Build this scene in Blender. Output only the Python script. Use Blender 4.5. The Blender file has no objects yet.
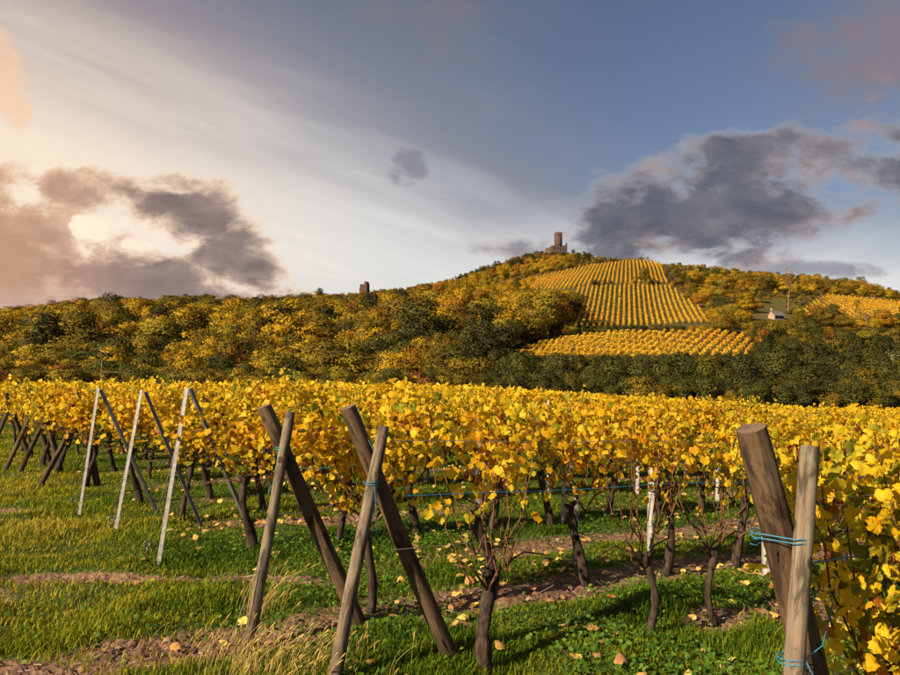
import bpy, math
import numpy as np
from mathutils import Vector, Matrix, Quaternion

R = math.radians
scene = bpy.context.scene
COL = scene.collection

# ------------------------------------------------------------------ camera
FPX, CX, CY, HORIZON = 700.0, 450.0, 337.5, 388.0      # photo is 900 x 675 px
PITCH = math.atan((HORIZON - CY) / FPX)
EYE = np.array([0.0, 0.0, 1.75])
cam_data = bpy.data.cameras.new("camera")
cam_data.sensor_width = 36.0
cam_data.lens = 36.0 * FPX / 900.0
cam_data.clip_start = 0.05
cam_data.clip_end = 8000.0
cam = bpy.data.objects.new("camera", cam_data)
cam.location = EYE
cam.rotation_euler = (R(90) + PITCH, 0, 0)
COL.objects.link(cam)
scene.camera = cam

# ------------------------------------------------------------------ light
SUN_AZ, SUN_EL = R(-130), R(26)                        # azimuth from +Y, negative = left
sun_dir = Vector((math.sin(SUN_AZ) * math.cos(SUN_EL), math.cos(SUN_AZ) * math.cos(SUN_EL), math.sin(SUN_EL)))
sun_data = bpy.data.lights.new("sun", 'SUN')
sun_data.energy = 4.8
sun_data.angle = R(0.6)
sun_data.color = (1.0, 0.78, 0.50)
sun = bpy.data.objects.new("sun", sun_data)
sun.rotation_euler = (-sun_dir).to_track_quat('-Z', 'Y').to_euler()
sun.location = (-40, 5, 30)
COL.objects.link(sun)

scene.view_settings.view_transform = 'Standard'
scene.view_settings.look = 'None'
EXPOSURE = 1.1
scene.view_settings.exposure = EXPOSURE
scene.view_settings.gamma = 1.0
scene.view_settings.use_curve_mapping = False
scene.cycles.max_bounces = 4
scene.cycles.diffuse_bounces = 2
scene.cycles.transmission_bounces = 4
scene.cycles.transparent_max_bounces = 8
scene.cycles.caustics_reflective = False
scene.cycles.caustics_refractive = False
scene.cycles.use_denoising = True
scene.cycles.use_adaptive_sampling = True
scene.cycles.adaptive_threshold = 0.02

# ------------------------------------------------------------------ small node language
class NT:
    """wraps a node tree: E(...) values carry operators"""
    def __init__(self, tree):
        self.t = tree; tree.nodes.clear()
    def new(self, typ, **kw):
        n = self.t.nodes.new(typ)
        for k, v in kw.items(): setattr(n, k, v)
        return n
    def put(self, sock, val):
        if isinstance(val, E): self.t.links.new(val.s, sock)
        elif hasattr(val, 'is_output'): self.t.links.new(val, sock)
        else: sock.default_value = val
    def math(self, op, a, b=0.0, c=0.0):
        n = self.new('ShaderNodeMath', operation=op)
        for i, v in enumerate((a, b, c)): self.put(n.inputs[i], v)
        return E(self, n.outputs[0])
    def vec(self, x, y, z):
        n = self.new('ShaderNodeCombineXYZ')
        for i, v in enumerate((x, y, z)): self.put(n.inputs[i], v)
        return E(self, n.outputs[0])
    def noise(self, vec, scale, detail=4.0, rough=0.55, dist=0.0):
        n = self.new('ShaderNodeTexNoise')
        if vec is not None: self.put(n.inputs['Vector'], vec)
        n.inputs['Scale'].default_value = scale
        n.inputs['Detail'].default_value = detail
        n.inputs['Roughness'].default_value = rough
        n.inputs['Distortion'].default_value = dist
        return E(self, n.outputs[0])
    def sstep(self, lo, hi, x):
        n = self.new('ShaderNodeMapRange', interpolation_type='SMOOTHSTEP')
        self.put(n.inputs['Value'], x)
        if lo < hi:
            n.inputs['From Min'].default_value = lo; n.inputs['From Max'].default_value = hi
        else:
            n.inputs['From Min'].default_value = hi; n.inputs['From Max'].default_value = lo
            n.inputs['To Min'].default_value = 1.0; n.inputs['To Max'].default_value = 0.0
        return E(self, n.outputs['Result'])
    def mix(self, f, a, b):
        n = self.new('ShaderNodeMix', data_type='RGBA')
        n.clamp_factor = True
        self.put(n.inputs[0], f)
        for i, v in ((6, a), (7, b)):
            if isinstance(v, tuple) and len(v) == 3: v = v + (1.0,)
            self.put(n.inputs[i], v)
        return E(self, n.outputs[2])
    def ramp(self, f, stops):
        n = self.new('ShaderNodeValToRGB')
        el = n.color_ramp.elements
        while len(el) < len(stops): el.new(0.5)
        for e, (p, c) in zip(el, stops):
            e.position = p; e.color = tuple(c) + (1.0,)
        self.put(n.inputs[0], f)
        return E(self, n.outputs[0])
    def attr(self, name):
        return E(self, self.new('ShaderNodeAttribute', attribute_name=name).outputs['Fac'])
class E:
    def __init__(self, nt, s): self.n = nt; self.s = s
    def __add__(self, o): return self.n.math('ADD', self, o)
    __radd__ = __add__
    def __mul__(self, o): return self.n.math('MULTIPLY', self, o)
    __rmul__ = __mul__
    def __sub__(self, o): return self.n.math('SUBTRACT', self, o)
    def __rsub__(self, o): return self.n.math('SUBTRACT', o, self)
    def __truediv__(self, o): return self.n.math('DIVIDE', self, o)
    def mx(self, o): return self.n.math('MAXIMUM', self, o)
    def mn(self, o): return self.n.math('MINIMUM', self, o)

# ------------------------------------------------------------------ sky
world = bpy.data.worlds.new("World")
scene.world = world
world.use_nodes = True
world.cycles.sampling_method = 'MANUAL'
world.cycles.sample_map_resolution = 512
W = NT(world.node_tree)
SKY_STRENGTH = 0.10
tc = W.new('ShaderNodeTexCoord')
sep = W.new('ShaderNodeSeparateXYZ'); world.node_tree.links.new(tc.outputs['Generated'], sep.inputs[0])
dx, dy, dz = (E(W, sep.outputs[i]) for i in range(3))
ady = W.math('ABSOLUTE', dy).mx(0.12)
u = dx / ady
v = dz.mx(0.0) / ady
sky = W.new('ShaderNodeTexSky', sky_type='NISHITA')
sky.sun_disc = False
sky.sun_elevation = SUN_EL
sky.sun_rotation = SUN_AZ
sky.altitude = 250.0
sky.dust_density = 1.4
sky.ozone_density = 1.6
# streaked high veil, laid out on a cloud plane overhead
k = dz.mx(0.0) + 0.05
px_, py_ = dx / k, W.math('ABSOLUTE', dy) / k
c33, s33 = math.cos(R(33)), math.sin(R(33))
along = px_ * s33 + py_ * c33
cross = px_ * c33 - py_ * s33
streak = W.noise(W.vec(along * 0.20, cross * 0.8, 3.0), 1.25, 6.0, 0.55, 0.7)
broad = W.noise(W.vec(along * 0.3, cross * 0.45, 9.0), 0.8, 4.0, 0.5, 0.3)
fine = W.noise(W.vec(along * 0.30, cross * 2.2, 5.0), 1.3, 4.0, 0.55, 0.5)
sb = cross + (broad - 0.5) * 1.2 + (streak - 0.5) * 1.3
veil = W.sstep(-0.75, -1.7, sb)
low = W.sstep(0.36, 0.12, v + (streak - 0.5) * 0.20 + (broad - 0.5) * 0.12)
veil = veil.mx(low)
veil = veil * (0.80 + fine * 0.24) + W.sstep(0.50, 0.75, streak) * 0.25
warmside = W.sstep(0.02, -0.62, u)
pale = W.mix(warmside, (0.78, 0.775, 0.755), (0.99, 0.83, 0.68))
hi_col = W.mix(warmside, (0.255, 0.265, 0.32), (0.36, 0.30, 0.31))
bright = W.sstep(-1.45, -2.55, sb + (fine - 0.5) * 0.6).mx(W.sstep(0.30, 0.13, v + (streak - 0.5) * 0.14))
veil_col = W.mix(bright, hi_col, pale)
glow = W.sstep(0.36, 0.0, W.math('SQRT', (u + 0.70) * (u + 0.70) + (v - 0.27) * (v - 0.27) * 3.0))
veil_col = W.mix(glow * 0.7, veil_col, (1.05, 0.86, 0.64))
skyblue = W.new('ShaderNodeMix', data_type='RGBA', blend_type='MULTIPLY')
skyblue.inputs[0].default_value = 1.0
world.node_tree.links.new(sky.outputs[0], skyblue.inputs[6])
skyblue.inputs[7].default_value = (0.092, 0.083, 0.082, 1)
base = W.mix(veil, E(W, skyblue.outputs[2]), veil_col)
# cumulus banks: lobed masses broken up by noise at two scales
def ell(u0, v0, a, b, tilt=0.0):
    du = (u - u0); dv = (v - v0) - du * tilt
    return 1.0 - (du / a) * (du / a) - (dv / b) * (dv / b)
def cl(su, sv, sc_, seed, det=8.0, rough=0.55, dist=0.2):
    return W.noise(W.vec(u + su, v * 1.7 + sv, seed), sc_, det, rough, dist)
n1 = cl(0, 0, 10.5, 1.7, 9.0, 0.60) * 0.60 + cl(0, 0, 4.0, 6.1, 3.0) * 0.40
n2 = cl(0.03, -0.045, 10.5, 1.7, 6.0, 0.60) * 0.60 + cl(0.03, -0.045, 4.0, 6.1, 3.0) * 0.40
right = ell(0.42, 0.265, 0.30, 0.085, 0.15).mx(ell(0.62, 0.315, 0.24, 0.11, 0.1)).mx(ell(0.36, 0.235, 0.16, 0.06, -0.1)).mx(ell(0.44, 0.34, 0.13, 0.05, 0.2))
left = ell(-0.35, 0.24, 0.11, 0.062, -0.2).mx(ell(-0.64, 0.205, 0.17, 0.10, -0.1)).mx(ell(-0.44, 0.15, 0.28, 0.05, -0.16)).mx(ell(-0.44, 0.27, 0.20, 0.035, -0.10)).mx(ell(-0.30, 0.165, 0.10, 0.04, -0.45)).mx(ell(-0.50, 0.10, 0.40, 0.045, 0.0))
hole = ell(-0.52, 0.228, 0.045, 0.022, -0.25).mx(ell(-0.45, 0.208, 0.03, 0.016, -0.1)) + (n1 - 0.5) * 6.0 + (cl(0.3, 0.2, 17.0, 8.8, 5.0) - 0.5) * 8.0 - 0.15
puff = ell(-0.065, 0.318, 0.035, 0.032, 0.0).mx(ell(0.53, 0.168, 0.12, 0.02, 0.0)).mx(ell(0.72, 0.185, 0.07, 0.03, 0.0)) * 0.8
fR = right * 1.15 + (n1 - 0.5) * 8.0 - 0.05
fL = left * 1.1 + (n1 - 0.5) * 8.0 - W.sstep(-0.3, 1.2, hole) * 1.5
fP = puff * 1.3 + (n1 - 0.51) * 6.0
dR = W.sstep(-0.3, 0.9, fR)
dL = W.sstep(-0.2, 0.55, fL)
dP = W.sstep(0.0, 0.8, fP)
lit = W.sstep(-0.01, 0.09, n1 - n2)
wisp = W.sstep(0.3, 0.7, cl(0, 0, 14.0, 4.4, 5.0))
colR = W.mix(W.sstep(-0.1, 1.2, fR), (0.42, 0.39, 0.42), W.mix(wisp, (0.10, 0.108, 0.142), (0.165, 0.165, 0.20)))
colR = W.mix(lit * W.sstep(1.8, 0.2, fR) * 0.5, colR, (0.54, 0.41, 0.37))
colL = W.mix(W.sstep(0.0, 1.1, fL), (0.90, 0.66, 0.48), W.mix(wisp, (0.17, 0.125, 0.13), (0.29, 0.205, 0.195)))
colL = W.mix(W.sstep(-0.38, -0.66, u) * 0.68, colL, (0.68, 0.37, 0.22))
colL = W.mix(lit * W.sstep(1.8, 0.0, fL) * 0.38, colL, (0.92, 0.66, 0.46))
colL = W.mix(W.sstep(0.16, 0.09, v) * 0.6, colL, (0.52, 0.40, 0.37))
base = W.mix(W.sstep(-0.6, 0.9, hole) * 0.7, base, (1.1, 0.92, 0.68))
base = W.mix(dP * 0.75, base, (0.22, 0.22, 0.27))
base = W.mix(dR * 0.95, base, colR)
base = W.mix(dL * 0.95, base, colL)
mauve = W.sstep(0.0, 1.6, ell(0.66, 0.48, 0.26, 0.17, 0.2).mx(ell(-0.02, 0.56, 0.16, 0.10, 0.0) * 0.7) + (n1 - 0.5) * 4.0)
base = W.mix(mauve * 0.75, base, (0.27, 0.20, 0.20))
orange = W.sstep(0.0, 1.2, ell(-0.655, 0.455, 0.035, 0.07, -1.4) + (n1 - 0.5) * 7.0)
base = W.mix(orange * 0.6, base, (0.95, 0.60, 0.38))
up = W.new('ShaderNodeMix', data_type='RGBA', blend_type='MULTIPLY')
up.inputs[0].default_value = 1.0
W.put(up.inputs[6], base)
up.inputs[7].default_value = (0.5 ** EXPOSURE / SKY_STRENGTH,) * 3 + (1,)
bg = W.new('ShaderNodeBackground'); bg.inputs['Strength'].default_value = SKY_STRENGTH
W.put(bg.inputs['Color'], E(W, up.outputs[2]))
out = W.new('ShaderNodeOutputWorld')
world.node_tree.links.new(bg.outputs[0], out.inputs['Surface'])

# ------------------------------------------------------------------ helpers
rng = np.random.default_rng(7)
def ray(px, py):
    xc = (np.asarray(px, float) - CX) / FPX; yc = (CY - np.asarray(py, float)) / FPX
    cp, sp = math.cos(PITCH), math.sin(PITCH)
    return np.stack([xc, cp - yc * sp, sp + yc * cp], -1)
def project(P):
    P = np.asarray(P, float) - EYE
    cp, sp = math.cos(PITCH), math.sin(PITCH)
    f = P[..., 1] * cp + P[..., 2] * sp
    uu = -P[..., 1] * sp + P[..., 2] * cp
    return CX + FPX * P[..., 0] / f, CY - FPX * uu / f, f
def smooth(a, b, x):
    t = np.clip((np.asarray(x, float) - a) / (b - a), 0, 1); return t * t * (3 - 2 * t)
def wob(x, y, f, seed):
    """cheap smooth noise, about -1..1"""
    r = np.random.default_rng(seed); o = 0
    for i in range(5):
        a = r.uniform(0, 2 * math.pi); k = f * r.uniform(0.6, 1.6); p = r.uniform(0, 6.28)
        o = o + np.sin((x * math.cos(a) + y * math.sin(a)) * k + p)
    return o / 2.6

ROW_T = R(32.7)                                   # direction the vine rows run, from +X
RD = np.array([math.cos(ROW_T), math.sin(ROW_T)])
ND = np.array([-math.sin(ROW_T), math.cos(ROW_T)])
def sn(s, n): return s * RD[0] + n * ND[0], s * RD[1] + n * ND[1]
ROWS_N = [1.42, 3.72, 4.95, 7.25, 9.35, 11.0, 13.4] + [15.4 + 2.0 * i for i in range(5)]

# ------------------------------------------------------------------ terrain
T_D = np.array([90, 110, 150, 180, 200, 240, 310, 390, 460, 540, 620, 720, 1000], float)
T_PX = np.array([-400, 0, 150, 300, 364, 450, 520, 570, 640, 700, 760, 830, 900, 1300], float)
T_PY = np.array([
 [402,400,388,378,372,358,338,326,322,330,345,360,385],
 [402,398,386,376,370,355,335,323,321,330,345,360,385],
 [402,398,384,372,366,348,326,313,312,322,340,360,385],
 [403,398,384,370,362,345,324,310,307,315,330,350,385],
 [404,399,384,369,360,343,321,304,298,301,315,340,380],
 [406,401,382,364,354,340,314,299,289,283,281,300,370],
 [408,402,372,353,346,334,300,283,272,264,260,275,360],
 [410,403,362,341,335,327,288,272,264,258,252,265,350],
 [411,403,355,335,331,326,286,263,261,262,266,285,360],
 [412,404,355,335,331,321,288,272,268,270,278,300,370],
 [412,405,360,342,335,321,299,285,279,279,287,305,370],
 [412,406,370,352,343,327,305,291,285,286,294,310,370],
 [412,406,376,356,347,330,308,298,293,296,302,315,370],
 [412,408,380,362,352,335,315,305,300,305,315,330,375]], float)
_az = np.arctan((T_PX - CX) / FPX)
_fa = np.linspace(_az[0], _az[-1], 120); _fd = np.linspace(math.log(90), math.log(1000), 120)
_tmp = np.array([np.interp(_fd, np.log(T_D), r) for r in T_PY])
_tab = np.array([np.interp(_fa, _az, _tmp[:, j]) for j in range(120)]).T
for _ in range(3):
    for ax in (0, 1):
        p = np.concatenate([_tab.take([0], ax), _tab, _tab.take([-1], ax)], ax)
        i = np.arange(120)
        _tab = (p.take(i, ax) + 2 * p.take(i + 1, ax) + p.take(i + 2, ax)) / 4
def soil_mask(x, y):
    s = x * RD[0] + y * RD[1]; n = x * ND[0] + y * ND[1]
    w = wob(x, y, 1.6, 11) * 0.16 + wob(x, y, 5.5, 12) * 0.09
    m = np.zeros_like(np.asarray(x, float))
    n = n - .65 * smooth(2.4, .6, s) * smooth(5.6, 6.0, n) * smooth(7.6, 7.2, n)
    inner = smooth(1.2, 3.2, s)
    for c, hw, amt in [(5.0, .24, 1.0), (6.35, .25, 1.0), (8.75, .22, .9), (10.9, .22, .9), (13.0, .24, .8)] + [(15.0 + 2 * i, .28, .8) for i in range(20)]:
        amt = amt * (inner if c > 6.5 else 1)
        patch = 0.72 + 0.5 * wob(s, n, 0.55, int(c * 10))
        m = np.maximum(m, amt * patch * smooth(hw + .22, hw - .10, np.abs(n - c + w)))
    # trodden corner and worn patches under the vines of the twine-tied row
    m = np.maximum(m, smooth(0.75, 0.25, np.hypot((x + 2.7) / 1.6, (y - 4.2) / .6) + w))
    m = np.maximum(m, smooth(0.6, 0.2, np.hypot((x + .15) / 1.0, (y - 5.35) / .42) + w))
    m = np.maximum(m, .8 * smooth(0.75, 0.3, np.hypot(s - 6.1, (n - 3.6) / .45) + w * 1.5))
    m = np.maximum(m, .8 * smooth(0.75, 0.3, np.hypot((s - 4.9) / .6, (n - 3.75) / .5) + w * 1.5))
    m = np.maximum(m, .8 * smooth(0.75, 0.3, np.hypot((s - 8.3) / .9, (n - 3.95) / .5) + w * 1.5))
    m = np.maximum(m, .9 * smooth(0.8, 0.3, np.hypot((x + 6.3) / 1.0, (y - 9.7) / .45) + w))
    for ex, ey, ea, eb in ((-3.2, 6.35, 1.0, .26), (-2.0, 6.4, .8, .17), (-4.6, 6.7, .7, .2), (-3.6, 4.9, .5, .14), (-1.9, 4.75, .6, .15)):
        m = np.maximum(m, .95 * smooth(1.15, .6, np.hypot((x - ex) / ea, (y - ey) / eb) + w * 2.2))
    return np.clip(m, 0, 1)
def ground(x, y):
    x = np.asarray(x, float); y = np.asarray(y, float)
    near = -0.066 * 0.5 * ((x + 0.6) + np.sqrt((x + 0.6) ** 2 + 9.0)) + 0.066 * 0.5 * (0.6 + math.sqrt(9.36))
    near = near + 0.012 * wob(x, y, 1.1, 3)
    r = np.hypot(x, y)
    near = near * np.where(r > 60, np.clip(1 - (r - 60) / 400, 0.2, 1), 1)
    az = np.arctan2(x, y)
    depth = r * np.clip(np.cos(az), 0.62, 1)
    fi = np.clip((np.clip(az, _fa[0], _fa[-1]) - _fa[0]) / (_fa[1] - _fa[0]), 0, 118.999)
    fj = np.clip((np.log(np.maximum(depth, 90)) - _fd[0]) / (_fd[1] - _fd[0]), 0, 118.999)
    i0 = fi.astype(int); j0 = fj.astype(int); a = fi - i0; b = fj - j0
    py = (_tab[i0, j0] * (1 - a) * (1 - b) + _tab[i0 + 1, j0] * a * (1 - b) + _tab[i0, j0 + 1] * (1 - a) * b + _tab[i0 + 1, j0 + 1] * a * b)
    d = ray(np.full_like(py, CX), py)
    hill = EYE[2] + depth * d[..., 2] / d[..., 1] + 0.5 * wob(x, y, 0.09, 5)
    w = smooth(62, 96, depth) * smooth(R(115), R(75), np.abs(az))
    return near * (1 - w) + hill * w
def at(px, py, it=40):
    """where the sight line of a photo pixel meets the ground"""
    d = ray(px, py); t = 3.0
    for _ in range(it):
        p = EYE + d * t
        g = float(ground(p[0], p[1]))
        t += (p[2] - g) / max(-d[2], 0.05) * 0.7 if d[2] < -0.02 else 0
    p = EYE + d * t
    return np.array([p[0], p[1], float(ground(p[0], p[1]))])
def at_plane(px, py, q):
    """sight line of a pixel against the vertical plane of the vine row through q"""
    d = ray(px, py)
    t = (np.dot(ND, q[:2])) / np.dot(ND, d[:2])
    return EYE + d * t

def make_mesh(name, verts, faces, tone=None, smooth_shade=False):
    """faces: array (m,k) or list of such arrays; tone: per-face floats"""
    if isinstance(faces, np.ndarray): faces = [faces]
    faces = [f for f in faces if len(f)]
    me = bpy.data.meshes.new(name)
    verts = np.asarray(verts, np.float32)
    nl = sum(f.size for f in faces); nf = sum(len(f) for f in faces)
    me.vertices.add(len(verts)); me.vertices.foreach_set('co', verts.ravel())
    me.loops.add(nl); me.loops.foreach_set('vertex_index', np.concatenate([f.ravel() for f in faces]).astype(np.int32))
    me.polygons.add(nf)
    tot = np.concatenate([np.full(len(f), f.shape[1]) for f in faces]).astype(np.int32)
    me.polygons.foreach_set('loop_start', np.concatenate([[0], np.cumsum(tot)[:-1]]).astype(np.int32))
    me.polygons.foreach_set('loop_total', tot)
    if smooth_shade: me.polygons.foreach_set('use_smooth', np.ones(nf, bool))
    if tone is not None:
        a = me.attributes.new('tone', 'FLOAT', 'FACE'); a.data.foreach_set('value', np.asarray(tone, np.float32))
    me.update(calc_edges=True)
    return me
def obj(name, me, mat=None, parent=None, loc=None, **props):
    o = bpy.data.objects.new(name, me)
    if me is not None and mat is not None and not me.materials: me.materials.append(mat)
    COL.objects.link(o)
    if parent is not None: o.parent = parent
    if loc is not None: o.location = loc
    for kk, vv in props.items(): o[kk] = vv
    return o
def thing(name, label, cat, loc=(0, 0, 0), rz=0.0, group=None):
    o = obj(name, None, loc=tuple(float(q) for q in loc), label=label, category=cat)
    o.rotation_euler = (0, 0, rz)
    if group: o['group'] = group
    return o
class MB:
    """collects tubes and boxes into one mesh"""
    def __init__(self): self.v = []; self.f3 = []; self.f4 = []; self.n = 0
    def add(self, v, f4=None, f3=None):
        v = np.asarray(v, float)
        if f4 is not None and len(f4): self.f4.append(np.asarray(f4, int) + self.n)
        if f3 is not None and len(f3): self.f3.append(np.asarray(f3, int) + self.n)
        self.v.append(v); self.n += len(v)
    def tube(self, pts, rad, sides=6, caps=True, rough=0.0, seed=0, up=None):
        pts = np.asarray(pts, float); m = len(pts); rad = np.broadcast_to(np.asarray(rad, float), (m,))
        t = np.gradient(pts, axis=0); t /= np.linalg.norm(t, axis=1)[:, None] + 1e-9
        ref = np.array([0, 0, 1.0]) if abs(t[0][2]) < 0.9 else np.array([0, 1.0, 0])
        a = np.cross(t, ref); a /= np.linalg.norm(a, axis=1)[:, None] + 1e-9
        b = np.cross(t, a)
        ang = np.linspace(0, 2 * math.pi, sides, endpoint=False)
        rr = np.ones((m, sides))
        if rough:
            g = np.random.default_rng(seed); rr += g.normal(0, rough, (m, sides)); rr += g.normal(0, rough, (1, sides))
        V = pts[:, None, :] + (a[:, None, :] * np.cos(ang)[None, :, None] + b[:, None, :] * np.sin(ang)[None, :, None]) * (rad[:, None] * rr)[..., None]
        i = np.arange(m - 1)[:, None] * sides; j = np.arange(sides)[None, :]; j2 = (j + 1) % sides
        F = np.stack([i + j, i + j2, i + sides + j2, i + sides + j], -1).reshape(-1, 4)
        V = V.reshape(-1, 3); F3 = []
        if caps:
            V = np.vstack([V, pts[0], pts[-1]]); c0, c1 = m * sides, m * sides + 1
            for q in range(sides):
                F3.append((c0, (q + 1) % sides, q)); F3.append((c1, (m - 1) * sides + q, (m - 1) * sides + (q + 1) % sides))
        self.add(V, F, F3); return self
    def box(self, c, size, rot=0.0):
        x, y, z = np.asarray(size) / 2
        V = np.array([[sx * x, sy * y, sz * z] for sz in (-1, 1) for sx, sy in ((-1, -1), (1, -1), (1, 1), (-1, 1))])
        cr, sr = math.cos(rot), math.sin(rot)
        V = np.stack([V[:, 0] * cr - V[:, 1] * sr, V[:, 0] * sr + V[:, 1] * cr, V[:, 2]], -1) + np.asarray(c)
        self.add(V, [(3, 2, 1, 0), (4, 5, 6, 7), (0, 1, 5, 4), (1, 2, 6, 5), (2, 3, 7, 6), (3, 0, 4, 7)]); return self
    def mesh(self, name, smooth_shade=False):
        fs = []
        if self.f4: fs.append(np.concatenate(self.f4))
        if self.f3: fs.append(np.concatenate(self.f3))
        return make_mesh(name, np.concatenate(self.v), fs, smooth_shade=smooth_shade)
def scatter(tv, tf, pos, ax, ay, az, size):
    """copies of a template at pos with local axes ax, ay, az -> verts, faces"""
    N = len(pos); kk = len(tv)
    V = (tv[None, :, 0, None] * ax[:, None, :] + tv[None, :, 1, None] * ay[:, None, :] + tv[None, :, 2, None] * az[:, None, :]) * np.asarray(size)[:, None, None] + pos[:, None, :]
    F = (tf[None] + (np.arange(N) * kk)[:, None, None]).reshape(-1, tf.shape[1])
    return V.reshape(-1, 3), F
def unit(a): return a / (np.linalg.norm(a, axis=-1, keepdims=True) + 1e-9)
ORD = ['first', 'second', 'third', 'fourth', 'fifth', 'sixth', 'seventh', 'eighth', 'ninth', 'tenth', 'eleventh', 'twelfth', 'thirteenth', 'fourteenth', 'fifteenth', 'sixteenth', 'seventeenth', 'eighteenth', 'nineteenth']
def ordinal(i):
    if i < 19: return ORD[i]
    t, q = divmod(i + 1, 10); tens = {2: 'twent', 3: 'thirt', 4: 'fort', 5: 'fift', 6: 'sixt'}[t]
    return tens + ('ieth' if q == 0 else 'y-' + ORD[q - 1])

# ------------------------------------------------------------------ materials
def new_mat(name):
    m = bpy.data.materials.new(name); m.use_nodes = True
    return m, NT(m.node_tree)
def finish(T, shader):
    o = T.new('ShaderNodeOutputMaterial'); T.t.links.new(shader, o.inputs['Surface'])
def principled(T, col, rough=0.8, bump=None, bstr=0.3, bdist=0.01, metal=0.0, spec=0.3):
    p = T.new('ShaderNodeBsdfPrincipled')
    if isinstance(col, tuple): col = col + (1.0,)
    T.put(p.inputs['Base Color'], col); T.put(p.inputs['Roughness'], rough); p.inputs['Metallic'].default_value = metal
    p.inputs['Specular IOR Level'].default_value = spec
    if bump is not None:
        b = T.new('ShaderNodeBump'); b.inputs['Strength'].default_value = bstr; b.inputs['Distance'].default_value = bdist
        T.put(b.inputs['Height'], bump); T.t.links.new(b.outputs[0], p.inputs['Normal'])
    return p.outputs[0]
def coords(T, kind='Object'):
    return T.new('ShaderNodeTexCoord').outputs[kind]
def leafy(name, stops, translucent=0.35, jitter=0.10, rough=0.55, mottle=14.0, spec=0.25):
    m, T = new_mat(name)
    rnd = E(T, T.new('ShaderNodeObjectInfo').outputs['Random'])
    geo = T.new('ShaderNodeNewGeometry')
    no = T.noise(geo.outputs['Position'], mottle, 3.0, 0.6)
    f = T.attr('tone') + (rnd - 0.5) * jitter + (no - 0.5) * 0.22
    c = T.ramp(f, stops)
    p = principled(T, c, rough, spec=spec)
    tr = T.new('ShaderNodeBsdfTranslucent'); T.put(tr.inputs['Color'], c)
    mx = T.new('ShaderNodeMixShader'); mx.inputs[0].default_value = translucent
    T.t.links.new(p, mx.inputs[1]); T.t.links.new(tr.outputs[0], mx.inputs[2])
    finish(T, mx.outputs[0]); return m
VINE_STOPS = [(0.0, (0.12, 0.17, 0.02)), (0.10, (0.32, 0.32, 0.025)), (0.22, (0.74, 0.57, 0.024)), (0.48, (0.74, 0.445, 0.010)), (0.68, (0.64, 0.30, 0.008)), (0.84, (0.34, 0.12, 0.015)), (1.0, (0.15, 0.055, 0.02))]
M_LEAF = leafy('vine_leaf', VINE_STOPS, 0.54, 0.10, mottle=22.0)
M_FARLEAF = leafy('far_vine_leaf', VINE_STOPS, 0.35, 0.04, mottle=3.0)
M_HILLROW = leafy('hill_vine_leaf', [(0, (0.50, 0.38, 0.03)), (.4, (0.66, 0.40, 0.02)), (.75, (0.58, 0.27, 0.012)), (1, (0.34, 0.14, 0.02))], 0.3, 0.12, mottle=0.4)
M_FALLEN = leafy('fallen_leaf', [(0, (0.62, 0.48, 0.12)), (.3, (0.55, 0.36, 0.10)), (.6, (0.42, 0.22, 0.08)), (1, (0.20, 0.10, 0.05))], 0.15, 0.5)
M_GRASS = leafy('grass', [(0, (0.03, 0.070, 0.006)), (.35, (0.10, 0.165, 0.008)), (.55, (0.22, 0.235, 0.010)), (.75, (0.34, 0.28, 0.02)), (1, (0.40, 0.30, 0.08))], 0.3, 0.0, 0.75, 1.3, 0.08)
M_DRY = leafy('dry_grass', [(0, (0.36, 0.27, 0.06)), (.5, (0.55, 0.40, 0.12)), (1, (0.66, 0.50, 0.20))], 0.35, 0.0)
M_COVER = leafy('clover', [(0, (0.035, 0.10, 0.012)), (.5, (0.07, 0.17, 0.015)), (1, (0.16, 0.24, 0.03))], 0.3, 0.0, 0.5)

def bark_mat(name, c0, c1, scale=30.0, stretch=0.25, bstr=0.7):
    m, T = new_mat(name)
    mp = T.new('ShaderNodeMapping'); mp.inputs['Scale'].default_value = (1, 1, stretch)
    T.t.links.new(coords(T), mp.inputs[0])
    no = T.noise(mp.outputs[0], scale, 6.0, 0.65, 0.4)
    c = T.mix(T.sstep(0.3, 0.72, no), c0, c1)
    finish(T, principled(T, c, 0.9, no, bstr, 0.02, spec=0.15)); return m
M_BARK = bark_mat('vine_bark', (0.012, 0.009, 0.008), (0.075, 0.055, 0.042))
M_CANE = bark_mat('vine_cane', (0.07, 0.03, 0.018), (0.20, 0.10, 0.055), 40.0, 0.5, 0.2)
M_TREEBARK = bark_mat('tree_bark', (0.05, 0.04, 0.03), (0.14, 0.11, 0.085), 3.0)
M_PALEBARK = bark_mat('pale_bark', (0.11, 0.07, 0.05), (0.22, 0.15, 0.11), 3.0)
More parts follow.
